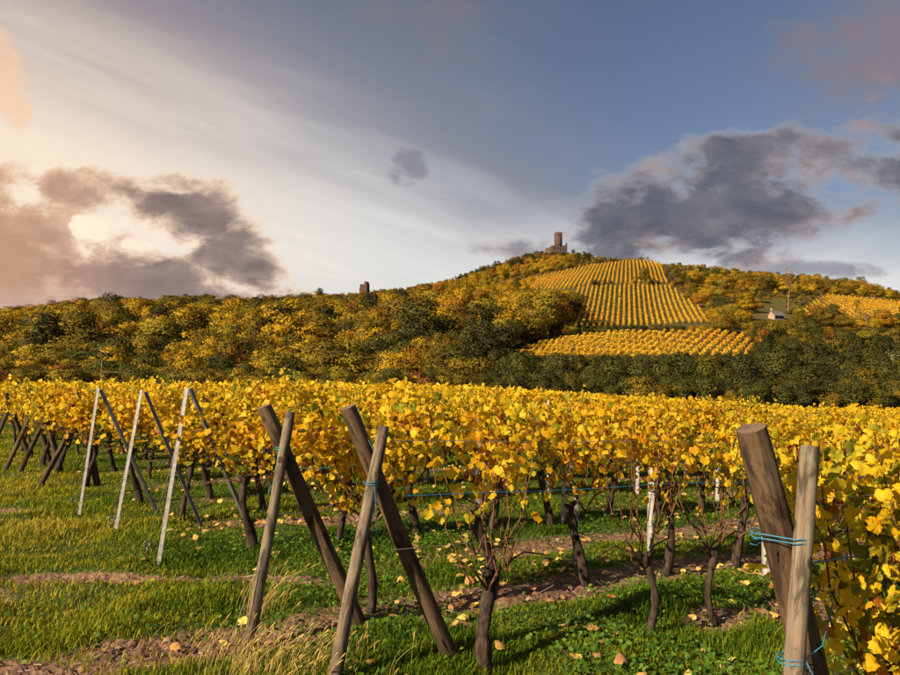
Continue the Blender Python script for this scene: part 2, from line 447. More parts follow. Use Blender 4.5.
def wood_mat(name, dark, mid, light, moss=(0.10, 0.12, 0.05), mossy=0.35, ax=(1.0, 1.0, 0.05), knots=True):
    """weathered round timber: long grain, checks, knots, greenish bloom"""
    m, T = new_mat(name)
    co = coords(T)
    mp = T.new('ShaderNodeMapping'); mp.inputs['Scale'].default_value = ax
    T.t.links.new(co, mp.inputs[0])
    grain = T.noise(mp.outputs[0], 60.0, 7.0, 0.72, 0.5)
    broadn = T.noise(co, 5.0, 4.0, 0.6)
    chk = T.noise(mp.outputs[0], 28.0, 3.0, 0.5, 0.8)
    c = T.ramp(grain * 0.75 + broadn * 0.45 - 0.10, [(0.25, dark), (0.5, mid), (0.75, light)])
    mp2 = T.new('ShaderNodeMapping'); mp2.inputs['Scale'].default_value = (1, 1, 0.22); T.t.links.new(co, mp2.inputs[0])
    st = T.noise(mp2.outputs[0], 16.0, 5.0, 0.65, 0.6); c = T.mix(T.sstep(0.48, 0.60, st) * 0.8, c, tuple(q * 0.55 for q in dark))
    spk = T.noise(co, 46.0, 3.0, 0.6); c = T.mix(T.sstep(0.60, 0.70, spk) * 0.6, c, dark)
    c = T.mix(T.sstep(0.50, 0.72, broadn) * mossy, c, moss)
    crack = T.sstep(0.36, 0.31, chk)
    c = T.mix(crack * 0.85, c, (0.018, 0.013, 0.010))
    sp = T.new('ShaderNodeSeparateXYZ'); T.t.links.new(co, sp.inputs[0])
    vk = T.new('ShaderNodeTexVoronoi'); vk.inputs['Scale'].default_value = 5.5; T.t.links.new(co, vk.inputs['Vector'])
    kd_ = E(T, vk.outputs['Distance']); c = T.mix(T.sstep(0.17, 0.12, kd_) * 0.85, c, (0.03, 0.02, 0.014))
    c = T.mix(T.sstep(0.40, 0.10, E(T, sp.outputs[2]) + (broadn - 0.5) * 0.5) * 0.75, c, (0.045, 0.032, 0.022))
    h = T.math('ADD', grain * 0.5, crack * -1.0)
    finish(T, principled(T, c, 0.85, h, 0.55, 0.006, spec=0.2)); return m
M_WOOD = wood_mat('grey_timber', (0.065, 0.05, 0.038), (0.165, 0.13, 0.10), (0.29, 0.24, 0.19), (0.13, 0.15, 0.10), 0.4)
M_WOODBROWN = wood_mat('brown_timber', (0.032, 0.020, 0.013), (0.095, 0.060, 0.038), (0.18, 0.12, 0.078), (0.08, 0.08, 0.05), 0.3)
M_WOODDARK = wood_mat('dark_timber', (0.025, 0.017, 0.012), (0.07, 0.046, 0.032), (0.13, 0.09, 0.062), (0.05, 0.05, 0.035), 0.2)
def endgrain():
    m, T = new_mat('end_grain')
    sp = T.new('ShaderNodeSeparateXYZ'); co = coords(T); T.t.links.new(co, sp.inputs[0])
    x, y = E(T, sp.outputs[0]), E(T, sp.outputs[1])
    rr = T.math('SQRT', x * x + y * y)
    rings = T.math('SINE', rr * 620.0 + T.noise(co, 30.0) * 4.0)
    c = T.mix(rings * 0.22 + T.noise(co, 45.0, 5.0, 0.7) * 0.9 - 0.1, (0.10, 0.07, 0.048), (0.22, 0.155, 0.11))
    c = T.mix(T.sstep(0.5, 0.62, T.noise(co, 22.0, 3.0)) * 0.6, c, (0.05, 0.035, 0.025))
    finish(T, principled(T, c, 0.9, rings, 0.3, 0.002)); return m
M_END = endgrain()
def galv(name, c0, c1, metal=0.35):
    m, T = new_mat(name)
    co = coords(T); no = T.noise(co, 18.0, 5.0, 0.65); n2 = T.noise(co, 120.0, 2.0)
    c = T.mix(T.sstep(0.35, 0.7, no), c0, c1)
    c = T.mix(T.sstep(0.62, 0.78, no) * 0.35, c, (0.26, 0.17, 0.11))
    finish(T, principled(T, c, n2 * 0.3 + 0.35, no, 0.1, 0.002, metal, 0.5)); return m
M_GALV = galv('galvanised_steel', (0.12, 0.12, 0.13), (0.23, 0.23, 0.24), 0.2)
M_WHITE = galv('white_steel', (0.26, 0.26, 0.27), (0.38, 0.38, 0.38), 0.1)
M_STEEL = galv('dull_steel', (0.12, 0.125, 0.135), (0.20, 0.205, 0.215), 0.3)
M_WIRE = galv('wire', (0.22, 0.21, 0.20), (0.38, 0.37, 0.36), 0.4)
def plain(name, col, rough=0.6, nscale=30.0, var=0.25):
    m, T = new_mat(name)
    no = T.noise(coords(T), nscale, 4.0, 0.6)
    c = T.mix(no, tuple(q * (1 - var) for q in col), tuple(min(1, q * (1 + var)) for q in col))
    finish(T, principled(T, c, rough, no, 0.15, 0.004)); return m
M_TWINE = plain('blue_twine', (0.03, 0.19, 0.34), 0.6, 200.0)
M_TWINEGREEN = plain('green_twine', (0.02, 0.34, 0.36), 0.6, 200.0)

def ground_mat():
    m, T = new_mat('ground')
    geo = T.new('ShaderNodeNewGeometry').outputs['Position']
    soil = T.attr('soil'); far = T.attr('far'); field = T.attr('field')
    n1 = T.noise(geo, 1.1, 5.0, 0.6); n2 = T.noise(geo, 9.0, 6.0, 0.65); n3 = T.noise(geo, 45.0, 4.0, 0.7); n4 = T.noise(geo, 0.06, 4.0, 0.6)
    vo = T.new('ShaderNodeTexVoronoi'); vo.inputs['Scale'].default_value = 22.0; T.t.links.new(geo, vo.inputs['Vector'])
    clod = E(T, vo.outputs['Distance'])
    soilc = T.ramp(n2 * 0.6 + n1 * 0.4, [(0.3, (0.085, 0.050, 0.034)), (0.5, (0.19, 0.115, 0.078)), (0.7, (0.31, 0.205, 0.145))])
    soilc = T.mix(T.sstep(0.60, 0.75, n3) * 0.5, soilc, (0.38, 0.29, 0.22))
    grassc = T.ramp(n2, [(0.3, (0.022, 0.040, 0.008)), (0.55, (0.050, 0.085, 0.012)), (0.75, (0.11, 0.12, 0.02))])
    f = T.sstep(0.34, 0.58, soil + (n2 - 0.5) * 0.5 + (n3 - 0.5) * 0.25)
    c = T.mix(f, grassc, soilc)
    woodc = T.mix(n4, (0.06, 0.045, 0.016), (0.13, 0.09, 0.026))
    fieldc = T.ramp(n4 * 0.5 + n1 * 0.5, [(0.3, (0.055, 0.06, 0.016)), (0.55, (0.10, 0.085, 0.025)), (0.75, (0.13, 0.095, 0.045))])
    c = T.mix(far, c, T.mix(field, woodc, fieldc))
    h = n2 * 0.5 + n3 * 0.25 + clod * 0.5
    finish(T, principled(T, c, 0.95, h, 0.9, 0.035, spec=0.1)); return m
M_GROUND = ground_mat()

# ------------------------------------------------------------------ ground sheet
FIELDS = {   # outlines of the hillside vineyards as the photo shows them
 'middle': [(566, 329), (576, 288), (668, 286), (714, 319), (700, 327)],
 'top': [(480, 291), (540, 277), (600, 264), (640, 260.5), (662, 265), (668, 284), (576, 286.5), (572, 291)],
 'low': [(492, 363), (560, 338), (600, 335), (757, 334), (758, 358), (640, 362)],
 'east': [(826, 296), (905, 303), (905, 326), (850, 330), (800, 312)],
}
def inside(poly, px, py):
    px = np.asarray(px, float); py = np.asarray(py, float); r = np.zeros(px.shape, bool); n = len(poly)
    for i in range(n):
        x1, y1 = poly[i]; x2, y2 = poly[(i + 1) % n]
        c = ((y1 > py) != (y2 > py)) & (px < (x2 - x1) * (py - y1) / ((y2 - y1) or 1e-9) + x1); r ^= c
    return r
FIELD_DEPTH = {'middle': (232, 312), 'top': (308, 425), 'low': (138, 190), 'east': (200, 420)}
def field_of(x, y, z):
    px, py, f = project(np.stack([x, y, z], -1)); r = np.zeros(np.shape(x), int)
    for i, (k_, poly) in enumerate(FIELDS.items()):
        lo, hi = FIELD_DEPTH[k_]
        r[inside(poly, px, py) & (y > lo) & (y < hi)] = i + 1
    return r
az_front = np.arange(-44, 44.01, 0.34)
az_rest = np.concatenate([np.arange(47, 180, 4), np.arange(-180, -46, 4)])
AZ = R(1) * np.concatenate([az_front, az_rest]); nA = len(AZ)
RR = np.concatenate([[0.25], np.geomspace(0.7, 4000, 720)]); nR = len(RR)
gx = np.sin(AZ)[None] * RR[:, None]; gy = np.cos(AZ)[None] * RR[:, None]
gz = ground(gx, gy); sm = soil_mask(gx, gy)
fade = smooth(26, 12, RR)[:, None]
rel = (0.018 * wob(gx, gy, 9, 21) + 0.012 * wob(gx, gy, 21, 22) + 0.010 * rng.normal(0, 1, gx.shape))
gz = gz + fade * (sm * (rel - 0.045) + (1 - sm) * (0.03 * wob(gx, gy, 4, 23) + 0.018 * wob(gx, gy, 9, 24)))
V = np.stack([gx, gy, gz], -1).reshape(-1, 3)
V = np.vstack([V, [0, 0, float(ground(0., 0.))]])
i = np.arange(nR - 1)[:, None] * nA; j = np.arange(nA)[None]; j2 = (j + 1) % nA
F4 = np.stack([i + j, i + nA + j, i + nA + j2, i + j2], -1).reshape(-1, 4)
F3 = np.stack([np.full(nA, nR * nA), np.arange(nA), (np.arange(nA) + 1) % nA], -1)
me = make_mesh('ground', V, [F4, F3], smooth_shade=True)
fld = (field_of(gx.ravel(), gy.ravel(), gz.ravel()) > 0).astype(np.float32)
_px, _py, _ = project(V[:-1]); fld = np.maximum(fld, (inside([(756, 296), (835, 300), (835, 326), (756, 324)], _px, _py) & (V[:-1, 1] > 180)).astype(np.float32))
for nm, val in (('soil', sm.ravel()), ('far', smooth(70, 100, np.hypot(gx, gy)).ravel()), ('field', fld)):
    a = me.attributes.new(nm, 'FLOAT', 'POINT'); a.data.foreach_set('value', np.append(val, 0).astype(np.float32))
obj('ground', me, M_GROUND, kind='structure', label='grassy vineyard ground rising into a wooded hill')

# ------------------------------------------------------------------ leaf templates
side = np.array([(.20, -.13), (.43, -.06), (.50, .13), (.62, .36), (.47, .50), (.38, .70), (.17, .80)])
def leaf_template(detail, curl, seed):
    g = np.random.default_rng(seed)
    if detail == 2: sd = side + g.normal(0, .025, side.shape)
    else: sd = np.array([(.34, -.10), (.60, .38), (.28, .74)])
    out2 = np.vstack([[(0, .06)], sd, [(0, .96)], (sd * (-1, 1))[::-1]])
    ctr = np.array([(0, .40)])
    P = np.vstack([ctr, out2]) - (0, 0.05)
    z = -curl * np.abs(P[:, 0]) ** 1.4 - curl * 0.5 * (P[:, 1] - .4) ** 2 + g.normal(0, .06, len(P))
    z[0] += 0.05
    tv = np.column_stack([P, z]); n = len(out2)
    tf = np.array([(0, 1 + q, 1 + (q + 1) % n) for q in range(n)])
    return tv, tf
def big_leaf(curl, seed, tone):
    # two rings of facets: crinkled blade with browner rim
    tv, tf = leaf_template(2, curl, seed); g = np.random.default_rng(seed + 50); n = len(tv) - 1
    mid = tv[0] + (tv[1:] - tv[0]) * .62; mid[:, 2] += g.normal(0, .07, n)
    V = np.vstack([tv[:1], mid, tv[1:]]); a = np.arange(n); b_ = (a + 1) % n
    F = np.vstack([np.column_stack([np.zeros(n, int), 1 + a, 1 + b_]), np.column_stack([1 + a, 1 + n + a, 1 + n + b_]), np.column_stack([1 + a, 1 + n + b_, 1 + b_])])
    t = np.concatenate([tone + g.normal(0, .02, n), tone + .05 + g.normal(0, .04, n), tone + .06 + g.normal(0, .05, n)])
    brown = g.random(n) < .12; t[n:2 * n][brown] += .35
    return V, F, np.clip(t, .01, .99)
LEAF_HI = [leaf_template(2, c, s) for s, c in enumerate((0.2, 0.5, 0.8, -0.3, 1.1, 0.4))]
LEAF_MID = [leaf_template(1, c, s + 20) for s, c in enumerate((0.3, 0.7, -0.2))]

# ------------------------------------------------------------------ grapevines
def grow_vine(seed, detail=0, sprig=.10, span=1.1, z_low=0.85, z_top=1.85, shoots=15, per=46, tone=0.38, lower=0.35, spread=0.13, head=0.68, leaf=.052):
    """shoots of one trellised vine and the leaves on them, in row space (x along the row)"""
    g = np.random.default_rng(seed); paths = []; P = []; X = []
    for q in range(shoots):
        x0 = g.uniform(-span * .32, span * .32); x1 = x0 * 1.25 + g.normal(0, .16); y1 = g.normal(0, spread)
        zt = z_top * g.uniform(.76, 1.01) if g.random() > sprig else z_top + g.uniform(0, .20)
        m = 7; t = np.linspace(0, 1, m)
        z0 = head + g.uniform(0, .22)
        path = np.column_stack([x0 * .45 + (x1 - x0 * .45) * t ** .7 + g.normal(0, .02, m), y1 * np.sin(t * 2.2) + g.normal(0, .015, m), z0 + (zt - z0) * t])
        paths.append(path)
        k_ = g.poisson(per); tt = g.beta(1.35, 1.0, k_)
        p = np.column_stack([np.interp(tt, t, path[:, c]) for c in range(3)])
        off = g.normal(0, 1, (k_, 3)) * (.11, .095, .055)
        P.append(p + off)
    P = np.vstack(P)
    keep = g.random(len(P)) < (lower + (1 - lower) * smooth(z_low, z_low + .35, P[:, 2]))
    keep &= P[:, 2] > z_low - .22
    P = P[keep]; N = len(P)
    nrm = np.column_stack([g.normal(0, .55, N), np.sign(P[:, 1] + g.normal(0, .12, N)) * g.uniform(.35, 1.1, N), g.normal(.25, .45, N)])
    nrm = unit(nrm)
    tip = np.column_stack([g.normal(0, .6, N), g.normal(0, .35, N), -g.uniform(.25, 1.2, N)])
    ay = unit(tip - nrm * np.sum(tip * nrm, 1)[:, None]); ax = np.cross(ay, nrm)
    size = g.normal(leaf, leaf * .25, N).clip(leaf * .5, leaf * 1.5)
    tn = g.normal(tone, .13, N) + .10 * wob(P[:, 0] * 3, P[:, 2] * 3, 2.0, seed) + .10 * (1.25 - P[:, 2])
    tn = np.where(g.random(N) < .035, g.uniform(0, .12, N), tn)
    tn = np.where(g.random(N) < .05, g.uniform(.8, 1, N), tn)
    return paths, P, ax, ay, nrm, size, tn.clip(.01, .99)
def leaves_mesh(name, P, ax, ay, nrm, size, tn, templates):
    vs, fs, ts, off = [], [], [], 0
    which = np.arange(len(P)) % len(templates)
    for w, (tv, tf) in enumerate(templates):
        s = which == w
        if not s.any(): continue
        v_, f_ = scatter(tv, tf, P[s], ax[s], ay[s], nrm[s], size[s])
        vs.append(v_); fs.append(f_ + off); off += len(v_); ts.append(np.repeat(tn[s], len(tf)))
    me = make_mesh(name, np.vstack(vs), np.vstack(fs), np.concatenate(ts))
    me.materials.append(M_LEAF); return me
def canes_mesh(name, paths, r0=.0066, head=.68):
    b = MB()
    for p in paths: b.tube(p, np.linspace(r0, r0 * .45, len(p)), 4, False)
    h = head; b.tube([(0, 0, h - .03), (.13, .01, h + .10), (.30, 0, h + .17), (.5, .02, h + .12)], [.011, .009, .007, .004], 5)
    b.tube([(0, 0, h - .03), (-.12, -.01, h + .12), (-.26, 0, h + .16)], [.011, .009, .005], 5)
    me = b.mesh(name); me.materials.append(M_CANE); return me
def trunk_mesh(name, seed, h=.68, r=.034, bend=.06):
    g = np.random.default_rng(seed); m = 12; t = np.linspace(0, 1, m)
    x = bend * np.sin(t * g.uniform(2, 5) + g.uniform(0, 6)); y = bend * .6 * np.sin(t * g.uniform(2, 5) + g.uniform(0, 6))
    x -= x[0]; y -= y[0]
    p = np.column_stack([x, y, -.06 + (h + .06) * t])
    rad = r * (1.25 - .5 * t + .35 * smooth(.72, .92, t) + g.normal(0, .09, m)); rad[-1] *= .45; rad[-2] *= .85
    b = MB().tube(p, rad, 9, True, .10, seed)
    for q in range(4):                              # spurs on the head
        a = g.uniform(0, 6.28); e = p[-1] + (math.cos(a) * .07, math.sin(a) * .035, g.uniform(.0, .09))
        b.tube([p[-1] - (0, 0, .03), (p[-1] + e) / 2 + (0, 0, .01), e], [r * .8, r * .6, r * .35], 6, True, .1, seed + q)
    me = b.mesh(name, True); me.materials.append(M_BARK); return me
HI = [grow_vine(100 + q, per=(115, 70, 105, 85)[q], z_top=1.64, z_low=1.0, lower=.12) for q in range(4)]
HI_F = [leaves_mesh('foliage', *h[1:], LEAF_HI) for h in HI]; HI_C = [canes_mesh('canes', h[0]) for h in HI]
MID = [grow_vine(200 + q, per=(76, 48, 80, 60, 72, 40, 84)[q], lower=.2, z_low=.96, z_top=1.64, tone=.38, leaf=.062) for q in range(7)]
MID_F = [leaves_mesh('foliage', *h[1:], LEAF_MID) for h in MID]; MID_C = [canes_mesh('canes', h[0]) for h in MID]
TRUNKS = [trunk_mesh('trunk', 300 + q, .68 + .03 * (q % 3), .030 + .004 * (q % 4), .03 + .02 * (q % 4)) for q in range(8)]
LOWTRUNKS = [trunk_mesh('trunk', 340 + q, .52, (.046, .026, .024, .036)[q], .05) for q in range(4)]
LEAF_MESHES = []
for ti, (tv, tf) in enumerate(LEAF_HI):
    for tn in (.06, .16, .26, .36, .44, .52, .62, .74, .9):
        me = make_mesh('leaf', tv, tf, np.clip(tn + np.random.default_rng(ti).normal(0, .03, len(tf)), .01, .99)); me.materials.append(M_LEAF); LEAF_MESHES.append((ti, tn, me))
BIG_LEAVES = {}
for ti, c_ in enumerate((0.2, 0.5, 0.8, -0.3, 1.1, 0.4)):
    for tj, tn in enumerate((.06, .16, .26, .36, .44, .52, .62, .74, .9)):
        v_, f_, t_ = big_leaf(c_, ti, tn); me = make_mesh('leaf', v_, f_, t_); me.materials.append(M_LEAF); BIG_LEAVES[ti, tj] = me
LEAF_TONES = np.array([.06, .16, .26, .36, .44, .52, .62, .74, .9])

ROW_DESC = ['row by the thick leaning post', 'row tied with bright blue twine', 'row ending in crossed wooden posts beside bare soil', 'row behind the longest pale steel post',
            'row behind the second pale steel post', 'row behind the shortest pale steel post', 'row behind the dark leaning timber post'] + \
           [f'{ORD[q]} row beyond the dark leaning timber post' for q in range(5)]
VGROUP = 'grapevines in the near vineyard'
vrng = np.random.default_rng(55)
def add_vine(row, k_, s, n, variant=None, params=None, single_leaves=0, trunk=None, tilt=0.0):
    x, y = sn(s, n); z = float(ground(x, y))
    lab = f'{ordinal(k_)} yellow grapevine along the {ROW_DESC[row]}'
    flip = math.pi if vrng.random() < .5 else 0
    root = thing('grapevine', lab, 'grapevine', (x, y, z), ROW_T + flip, VGROUP)
    sc_ = vrng.uniform(.90, 1.06)
    obj('trunk', trunk or TRUNKS[int(vrng.integers(8))], None, root)
    if params is None:
        fm, cm = variant
        f = obj('foliage', fm, None, root, kind='stuff'); c = obj('canes', cm, None, root)
        f.scale = c.scale = (1, 1, sc_)
        return root
    paths, P, ax, ay, nrm, size, tn = grow_vine(**params)
    obj('canes', canes_mesh('canes', paths, head=params.get('head', .68)), None, root)
    m_ = min(single_leaves, len(P))
    M4 = root.rotation_euler.to_matrix()
    Wp = P @ np.array(M4).T + (x, y, z)
    d = np.linalg.norm(Wp - EYE, axis=1) - np.where(((Wp - (x, y, z)) @ np.append(ND, 0)) < 0, .25, 0)  # camera side first
    order = np.argsort(d); one, rest = order[:m_], order[m_:]
    for q in one:
        ti = int(vrng.integers(len(LEAF_HI))); tj = int(np.argmin(np.abs(LEAF_TONES - tn[q])))
        o = bpy.data.objects.new('leaf', BIG_LEAVES[ti, tj] if row == 0 else LEAF_MESHES[ti * len(LEAF_TONES) + tj][2]); COL.objects.link(o)
        o.parent = root
        mm = Matrix.Identity(4); s_ = float(size[q])
        for r_ in range(3):
            mm[r_][0] = ax[q][r_] * s_; mm[r_][1] = ay[q][r_] * s_; mm[r_][2] = nrm[q][r_] * s_; mm[r_][3] = P[q][r_]
        o.matrix_basis = mm
    if len(rest): obj('foliage', leaves_mesh('foliage', P[rest], ax[rest], ay[rest], nrm[rest], size[rest], tn[rest], LEAF_HI), None, root, kind='stuff')
    return root
def s_of(p): return float(np.dot(p[:2], RD))
# nearest row: lemon-yellow vines beside the thick leaning post
add_vine(0, 0, 3.08, 1.42, params=dict(seed=900, span=.8, z_low=.35, z_top=1.70, sprig=0, shoots=18, per=84, tone=.25, lower=.5, head=.35, leaf=.046, detail=1), single_leaves=298)
add_vine(0, 1, 4.15, 1.42, params=dict(seed=901, span=1.1, z_low=.6, z_top=1.70, sprig=0, shoots=18, per=84, tone=.25, lower=.5, leaf=.046, detail=1), single_leaves=290)
# twine-tied row
for k_, s in enumerate((2.67, 4.12, 4.92, 5.95, 6.8, 7.7, 8.6, 9.5, 10.4)):
    sparse = (.85, .5, .8, .95, .9, 1, 1, 1, 1)[k_]
    add_vine(1, k_, s, 3.72, params=dict(seed=920 + k_, z_low=1.12 + .1 * (k_ % 2), z_top=1.50 - .012 * k_, shoots=14, head=.50, per=int(92 * sparse), tone=.32 + (.14 if sparse < .6 else 0), lower=.08), single_leaves=240 if k_ < 8 else 120, trunk=LOWTRUNKS[k_ % 4])
for k_ in range(12):
    add_vine(2, k_, 2.45 + 1.12 * k_, 4.95, params=dict(seed=950 + k_, z_low=1.0 + .12 * (k_ % 3 == 1), z_top=1.57 - .012 * k_, shoots=14, per=int(118 * (1, .8, .5, .6, .95, .8, 1, .9, 1, .8, 1, .9)[k_]), tone=.36, lower=.15), single_leaves=150 if k_ < 8 else 60)
for row in range(3, len(ROWS_N)):
    n = ROWS_N[row]; s = (2.25, 2.0, 1.75, 1.3)[row - 3] if row < 7 else 1.0 - .15 * (row - 7)
    k_ = 0
    while s < 2.3 * n + 1.5 and k_ < 60:
        hi = row == 3 and k_ < 12
        q = int(vrng.integers(4 if hi else 7))
        add_vine(row, k_, s, n + vrng.normal(0, .02), variant=(HI_F[q], HI_C[q]) if hi else (MID_F[q], MID_C[q]))
        s += 1.0 + vrng.normal(0, .04); k_ += 1
# the many rows beyond: one mass of leaves
P = []
for q in range(26):
    n = ROWS_N[-1] + 2.0 * (q + 1); L0, L1 = -1.5 - .2 * q, 2.45 * n + 2
    N = int((L1 - L0) * (70 if q < 8 else 46))
    s = rng.uniform(L0, L1, N); zz = rng.beta(1.6, 1.0, N) * 1.0 + .76 + .05 * np.sin(s * 6.3)
    zz = zz * (1 + .05 * np.sin(s * 2.1 + q) + .035 * np.sin(s * 5.3 + 2 * q))
    x, y = sn(s, n + rng.normal(0, .17, N))
    P.append(np.column_stack([x, y, ground(x, y) + zz]))
P = np.vstack(P); P = P[P[:, 1] < 75 + 2.0 * np.sin(P[:, 0] * .3)]; N = len(P)
nrm = unit(rng.normal(0, 1, (N, 3)) + (0, -.6, .3)); tip = unit(np.cross(nrm, rng.normal(0, 1, (N, 3)))); ax = np.cross(tip, nrm)
q4 = (np.array([(-.6, .3, 0), (0, -.1, .12), (.6, .3, 0), (0, 1, .08)]), np.array([(0, 1, 2, 3)]))
v_, f_ = scatter(q4[0], q4[1], P, ax, tip, nrm, rng.uniform(.11, .19, N))
me = make_mesh('far_grapevines', v_, f_, np.clip(rng.normal(.38, .14, N) + .1 * wob(P[:, 0], P[:, 1], .6, 8), .02, .98))
obj('far_grapevines', me, M_FARLEAF, kind='stuff', label='mass of yellow vine rows stretching to the foot of the hill', category='vineyard')

# ------------------------------------------------------------------ timber and steel posts
def along_axis(o, a, b):
    """stand object o so that its local Z runs from a to b"""
    d = Vector(b) - Vector(a)
    o.location = a; o.rotation_mode = 'QUATERNION'; o.rotation_quaternion = d.to_track_quat('Z', 'Y')
def log_mesh(L, r0, r1, seed, mat, sides=28):
    g = np.random.default_rng(seed); m = 18; t = np.linspace(0, 1, m)
    c = np.column_stack([.010 * np.sin(t * g.uniform(2, 4) + g.uniform(0, 6)), .010 * np.sin(t * g.uniform(2, 4) + g.uniform(0, 6)), t * L]); c[:, :2] -= c[0, :2]
    rad = (r0 + (r1 - r0) * t) * (1 + g.normal(0, .012, m)); rad[-1] *= .93
    b = MB().tube(c, rad, sides, False, .018, seed)
    vv = b.v[0].reshape(m, sides, 3)                     # a drying crack, and a few flats
    for jc, t0, dp in ((int(g.integers(sides)), .35, .07), (sides * 3 // 4 + seed % 3, .55, .08), (int(g.integers(sides)), .1, .04)):
        jj = jc % sides; w_ = smooth(t0, t0 + .12, t)[:, None] * dp; vv[:, jj] = vv[:, jj] * (1 - w_) + c * w_
    me = b.mesh('post', True); me.materials.append(mat)
    e = MB(); ang = np.linspace(0, 2 * math.pi, sides, endpoint=False); v = [c[-1] + (0, 0, -.002)]
    ring = b.v[0][-sides:]
    e.add(np.vstack([[ring.mean(0)], ring]), None, [(0, 1 + q, 1 + (q + 1) % sides) for q in range(sides)])
    em = e.mesh('cut_end'); em.materials.append(M_END if mat is not M_WOODDARK else M_WOODDARK)
    return me, em, b.v[0][:-0 or None]
def log_post(name, a, b, r0, r1, seed, mat, label, cat, group=None, off=0.0):
    """a round timber from ground point a (sunk a little) to tip b"""
    a = np.array(a, float); b = np.array(b, float); nd = np.append(ND, 0) * off
    a = a + nd; b = b + nd; d = unit(b - a); a = a - d * .10
    root = thing(name, label, cat, a); along_axis(root, a, b)
    if group: root['group'] = group
    me, em, _ = log_mesh(float(np.linalg.norm(b - a)), r0, r1, seed, mat)
    obj('shaft', me, None, root); obj('cut_end', em, None, root)
    return root
def ground_hit(a, b):
    """extend the line b->a to the ground"""
    a = np.array(a, float); b = np.array(b, float); d = (a - b) / (b[2] - a[2]) if b[2] != a[2] else a * 0
    for _ in range(6):
        a = a + d * (a[2] - float(ground(a[0], a[1])))
    return a
G_END = 'timber end posts of the vine rows'; G_STRUT = 'timber struts crossing the end posts'
# thick leaning post and thin upright one, nearest row
q0 = np.append(np.array(sn(2.3, 1.45)), 0)
tA, mA = at_plane(757, 430, q0), at_plane(818, 675, q0)
bA = ground_hit(mA, tA)
log_post('end_post', bA, tA, .060, .053, 1, M_WOODBROWN, 'thick brown leaning timber post with sawn round top, tied to a thin pale post', 'post', G_END, .045)
tB, mB = at_plane(787, 444, q0), at_plane(774, 675, q0)
bB = ground_hit(mB, tB)
log_post('strut_post', bB, tB, .034, .031, 2, M_WOOD, 'thin pale upright timber post in front of the thick leaning post', 'post', G_STRUT, -.055)
# twine-tied pair
pX2 = at(455, 660); tX2 = at_plane(350, 408, pX2)
log_post('end_post', pX2, tX2, .056, .050, 3, M_WOODBROWN, 'leaning brown timber post bound with blue twine to a paler strut', 'post', G_END, .04)
sX2 = at(331, 680); tS2 = at_plane(378, 425, pX2)
log_post('strut_post', sX2, tS2, .042, .036, 4, M_WOOD, 'pale grey timber strut wrapped in blue twine', 'post', G_STRUT, -.05)
pX1 = at(362, 626); tX1 = at_plane(268, 405, pX1)
log_post('end_post', pX1, tX1, .056, .052, 5, M_WOODBROWN, 'leaning brown timber post with knotted green twine, foot in bare soil', 'post', G_END, .045)
sX1 = at(247, 640); tS1 = at_plane(286, 411, pX1)
log_post('strut_post', sX1, tS1, .040, .034, 6, M_WOOD, 'pale grey timber strut standing by dry grass stalks', 'post', G_STRUT, -.05)
# dark pairs far left: (post top, post foot, strut top, strut foot)
for q, (pt, pf, st, sf) in enumerate([((78, 393), (97, 483), (79, 412), (39, 487)), ((41, 396), (61, 474), (45, 417), (20, 473)), ((33, 397), (50, 463), (31, 413), (5, 471)), ((7, 393), (28, 453), (8, 413), (-12, 458))]):
    w = ['just left of the shortest steel post', 'second dark pair from the steel posts', 'third dark pair from the steel posts', 'farthest dark pair from the steel posts'][q]
    f = at(*pf); log_post('end_post', f, at_plane(*pt, f), .058, .05, 10 + q, M_WOODDARK, f'dark leaning timber post, {w}', 'post', G_END, .05)
    f2 = at(*sf); log_post('strut_post', f2, at_plane(*st, f), .045, .04, 20 + q, M_WOODDARK if q != 2 else M_WOODBROWN, f'dark timber strut of the crossed pair, {w}', 'post', G_STRUT, -.05)
# galvanised steel posts
def channel(L, w=.046, d=.030, t=.004):
    pr = np.array([(-w / 2 - .008, -d / 2), (-w / 2, -d / 2), (-w / 2, d / 2 - t), (w / 2, d / 2 - t), (w / 2, -d / 2), (w / 2 + .008, -d / 2), (w / 2 + .008, -d / 2 + t), (w / 2 + t, -d / 2 + t), (w / 2 + t, d / 2), (-w / 2 - t, d / 2), (-w / 2 - t, -d / 2 + t), (-w / 2 - .008, -d / 2 + t)])
    n = len(pr); V = np.vstack([np.column_stack([pr, np.full(n, 0)]), np.column_stack([pr, np.full(n, L)])])
    b = MB(); b.add(V, [(q, (q + 1) % n, n + (q + 1) % n, n + q) for q in range(n)] + [(1, 4, 8, 9)][:0])
    return b
def steel_post(name, a, b, label, cat, mat=None, group=None, off=0.0, hooks=True, w=.046):
    a = np.array(a, float); b = np.array(b, float); nd = np.append(ND, 0) * off; a, b = a + nd, b + nd
    d = unit(b - a); a = a - d * .08; L = float(np.linalg.norm(b - a))
    root = thing(name, label, cat, a); dv = Vector(d)
    zq = dv.to_track_quat('Z', 'Y'); root.rotation_mode = 'QUATERNION'; root.rotation_quaternion = zq
    if group: root['group'] = group
    me = channel(L, w).mesh('channel'); me.materials.append(mat or M_GALV); obj('channel', me, None, root)
    if hooks:
        h = MB()
        for q in range(int(L / .11) - 1):
            for sx in (-1, 1):
                h.box((sx * (w / 2 + .013), -.014, .18 + q * .11), (.012, .010, .022))
        hm = h.mesh('hook_strip'); hm.materials.append(mat or M_GALV); obj('hook_strip', hm, None, root)
    return root
G_STEEL = 'galvanised end posts of the vine rows'; G_BRACE = 'steel braces of the vine rows'
steel = [((186, 388), (158, 561), (191, 389), (257, 546), 'longest'), ((141, 390), (115, 530), (146, 392), (202, 526), 'second longest'), ((98, 388), (79, 514), (101, 390), (157, 512), 'shortest')]
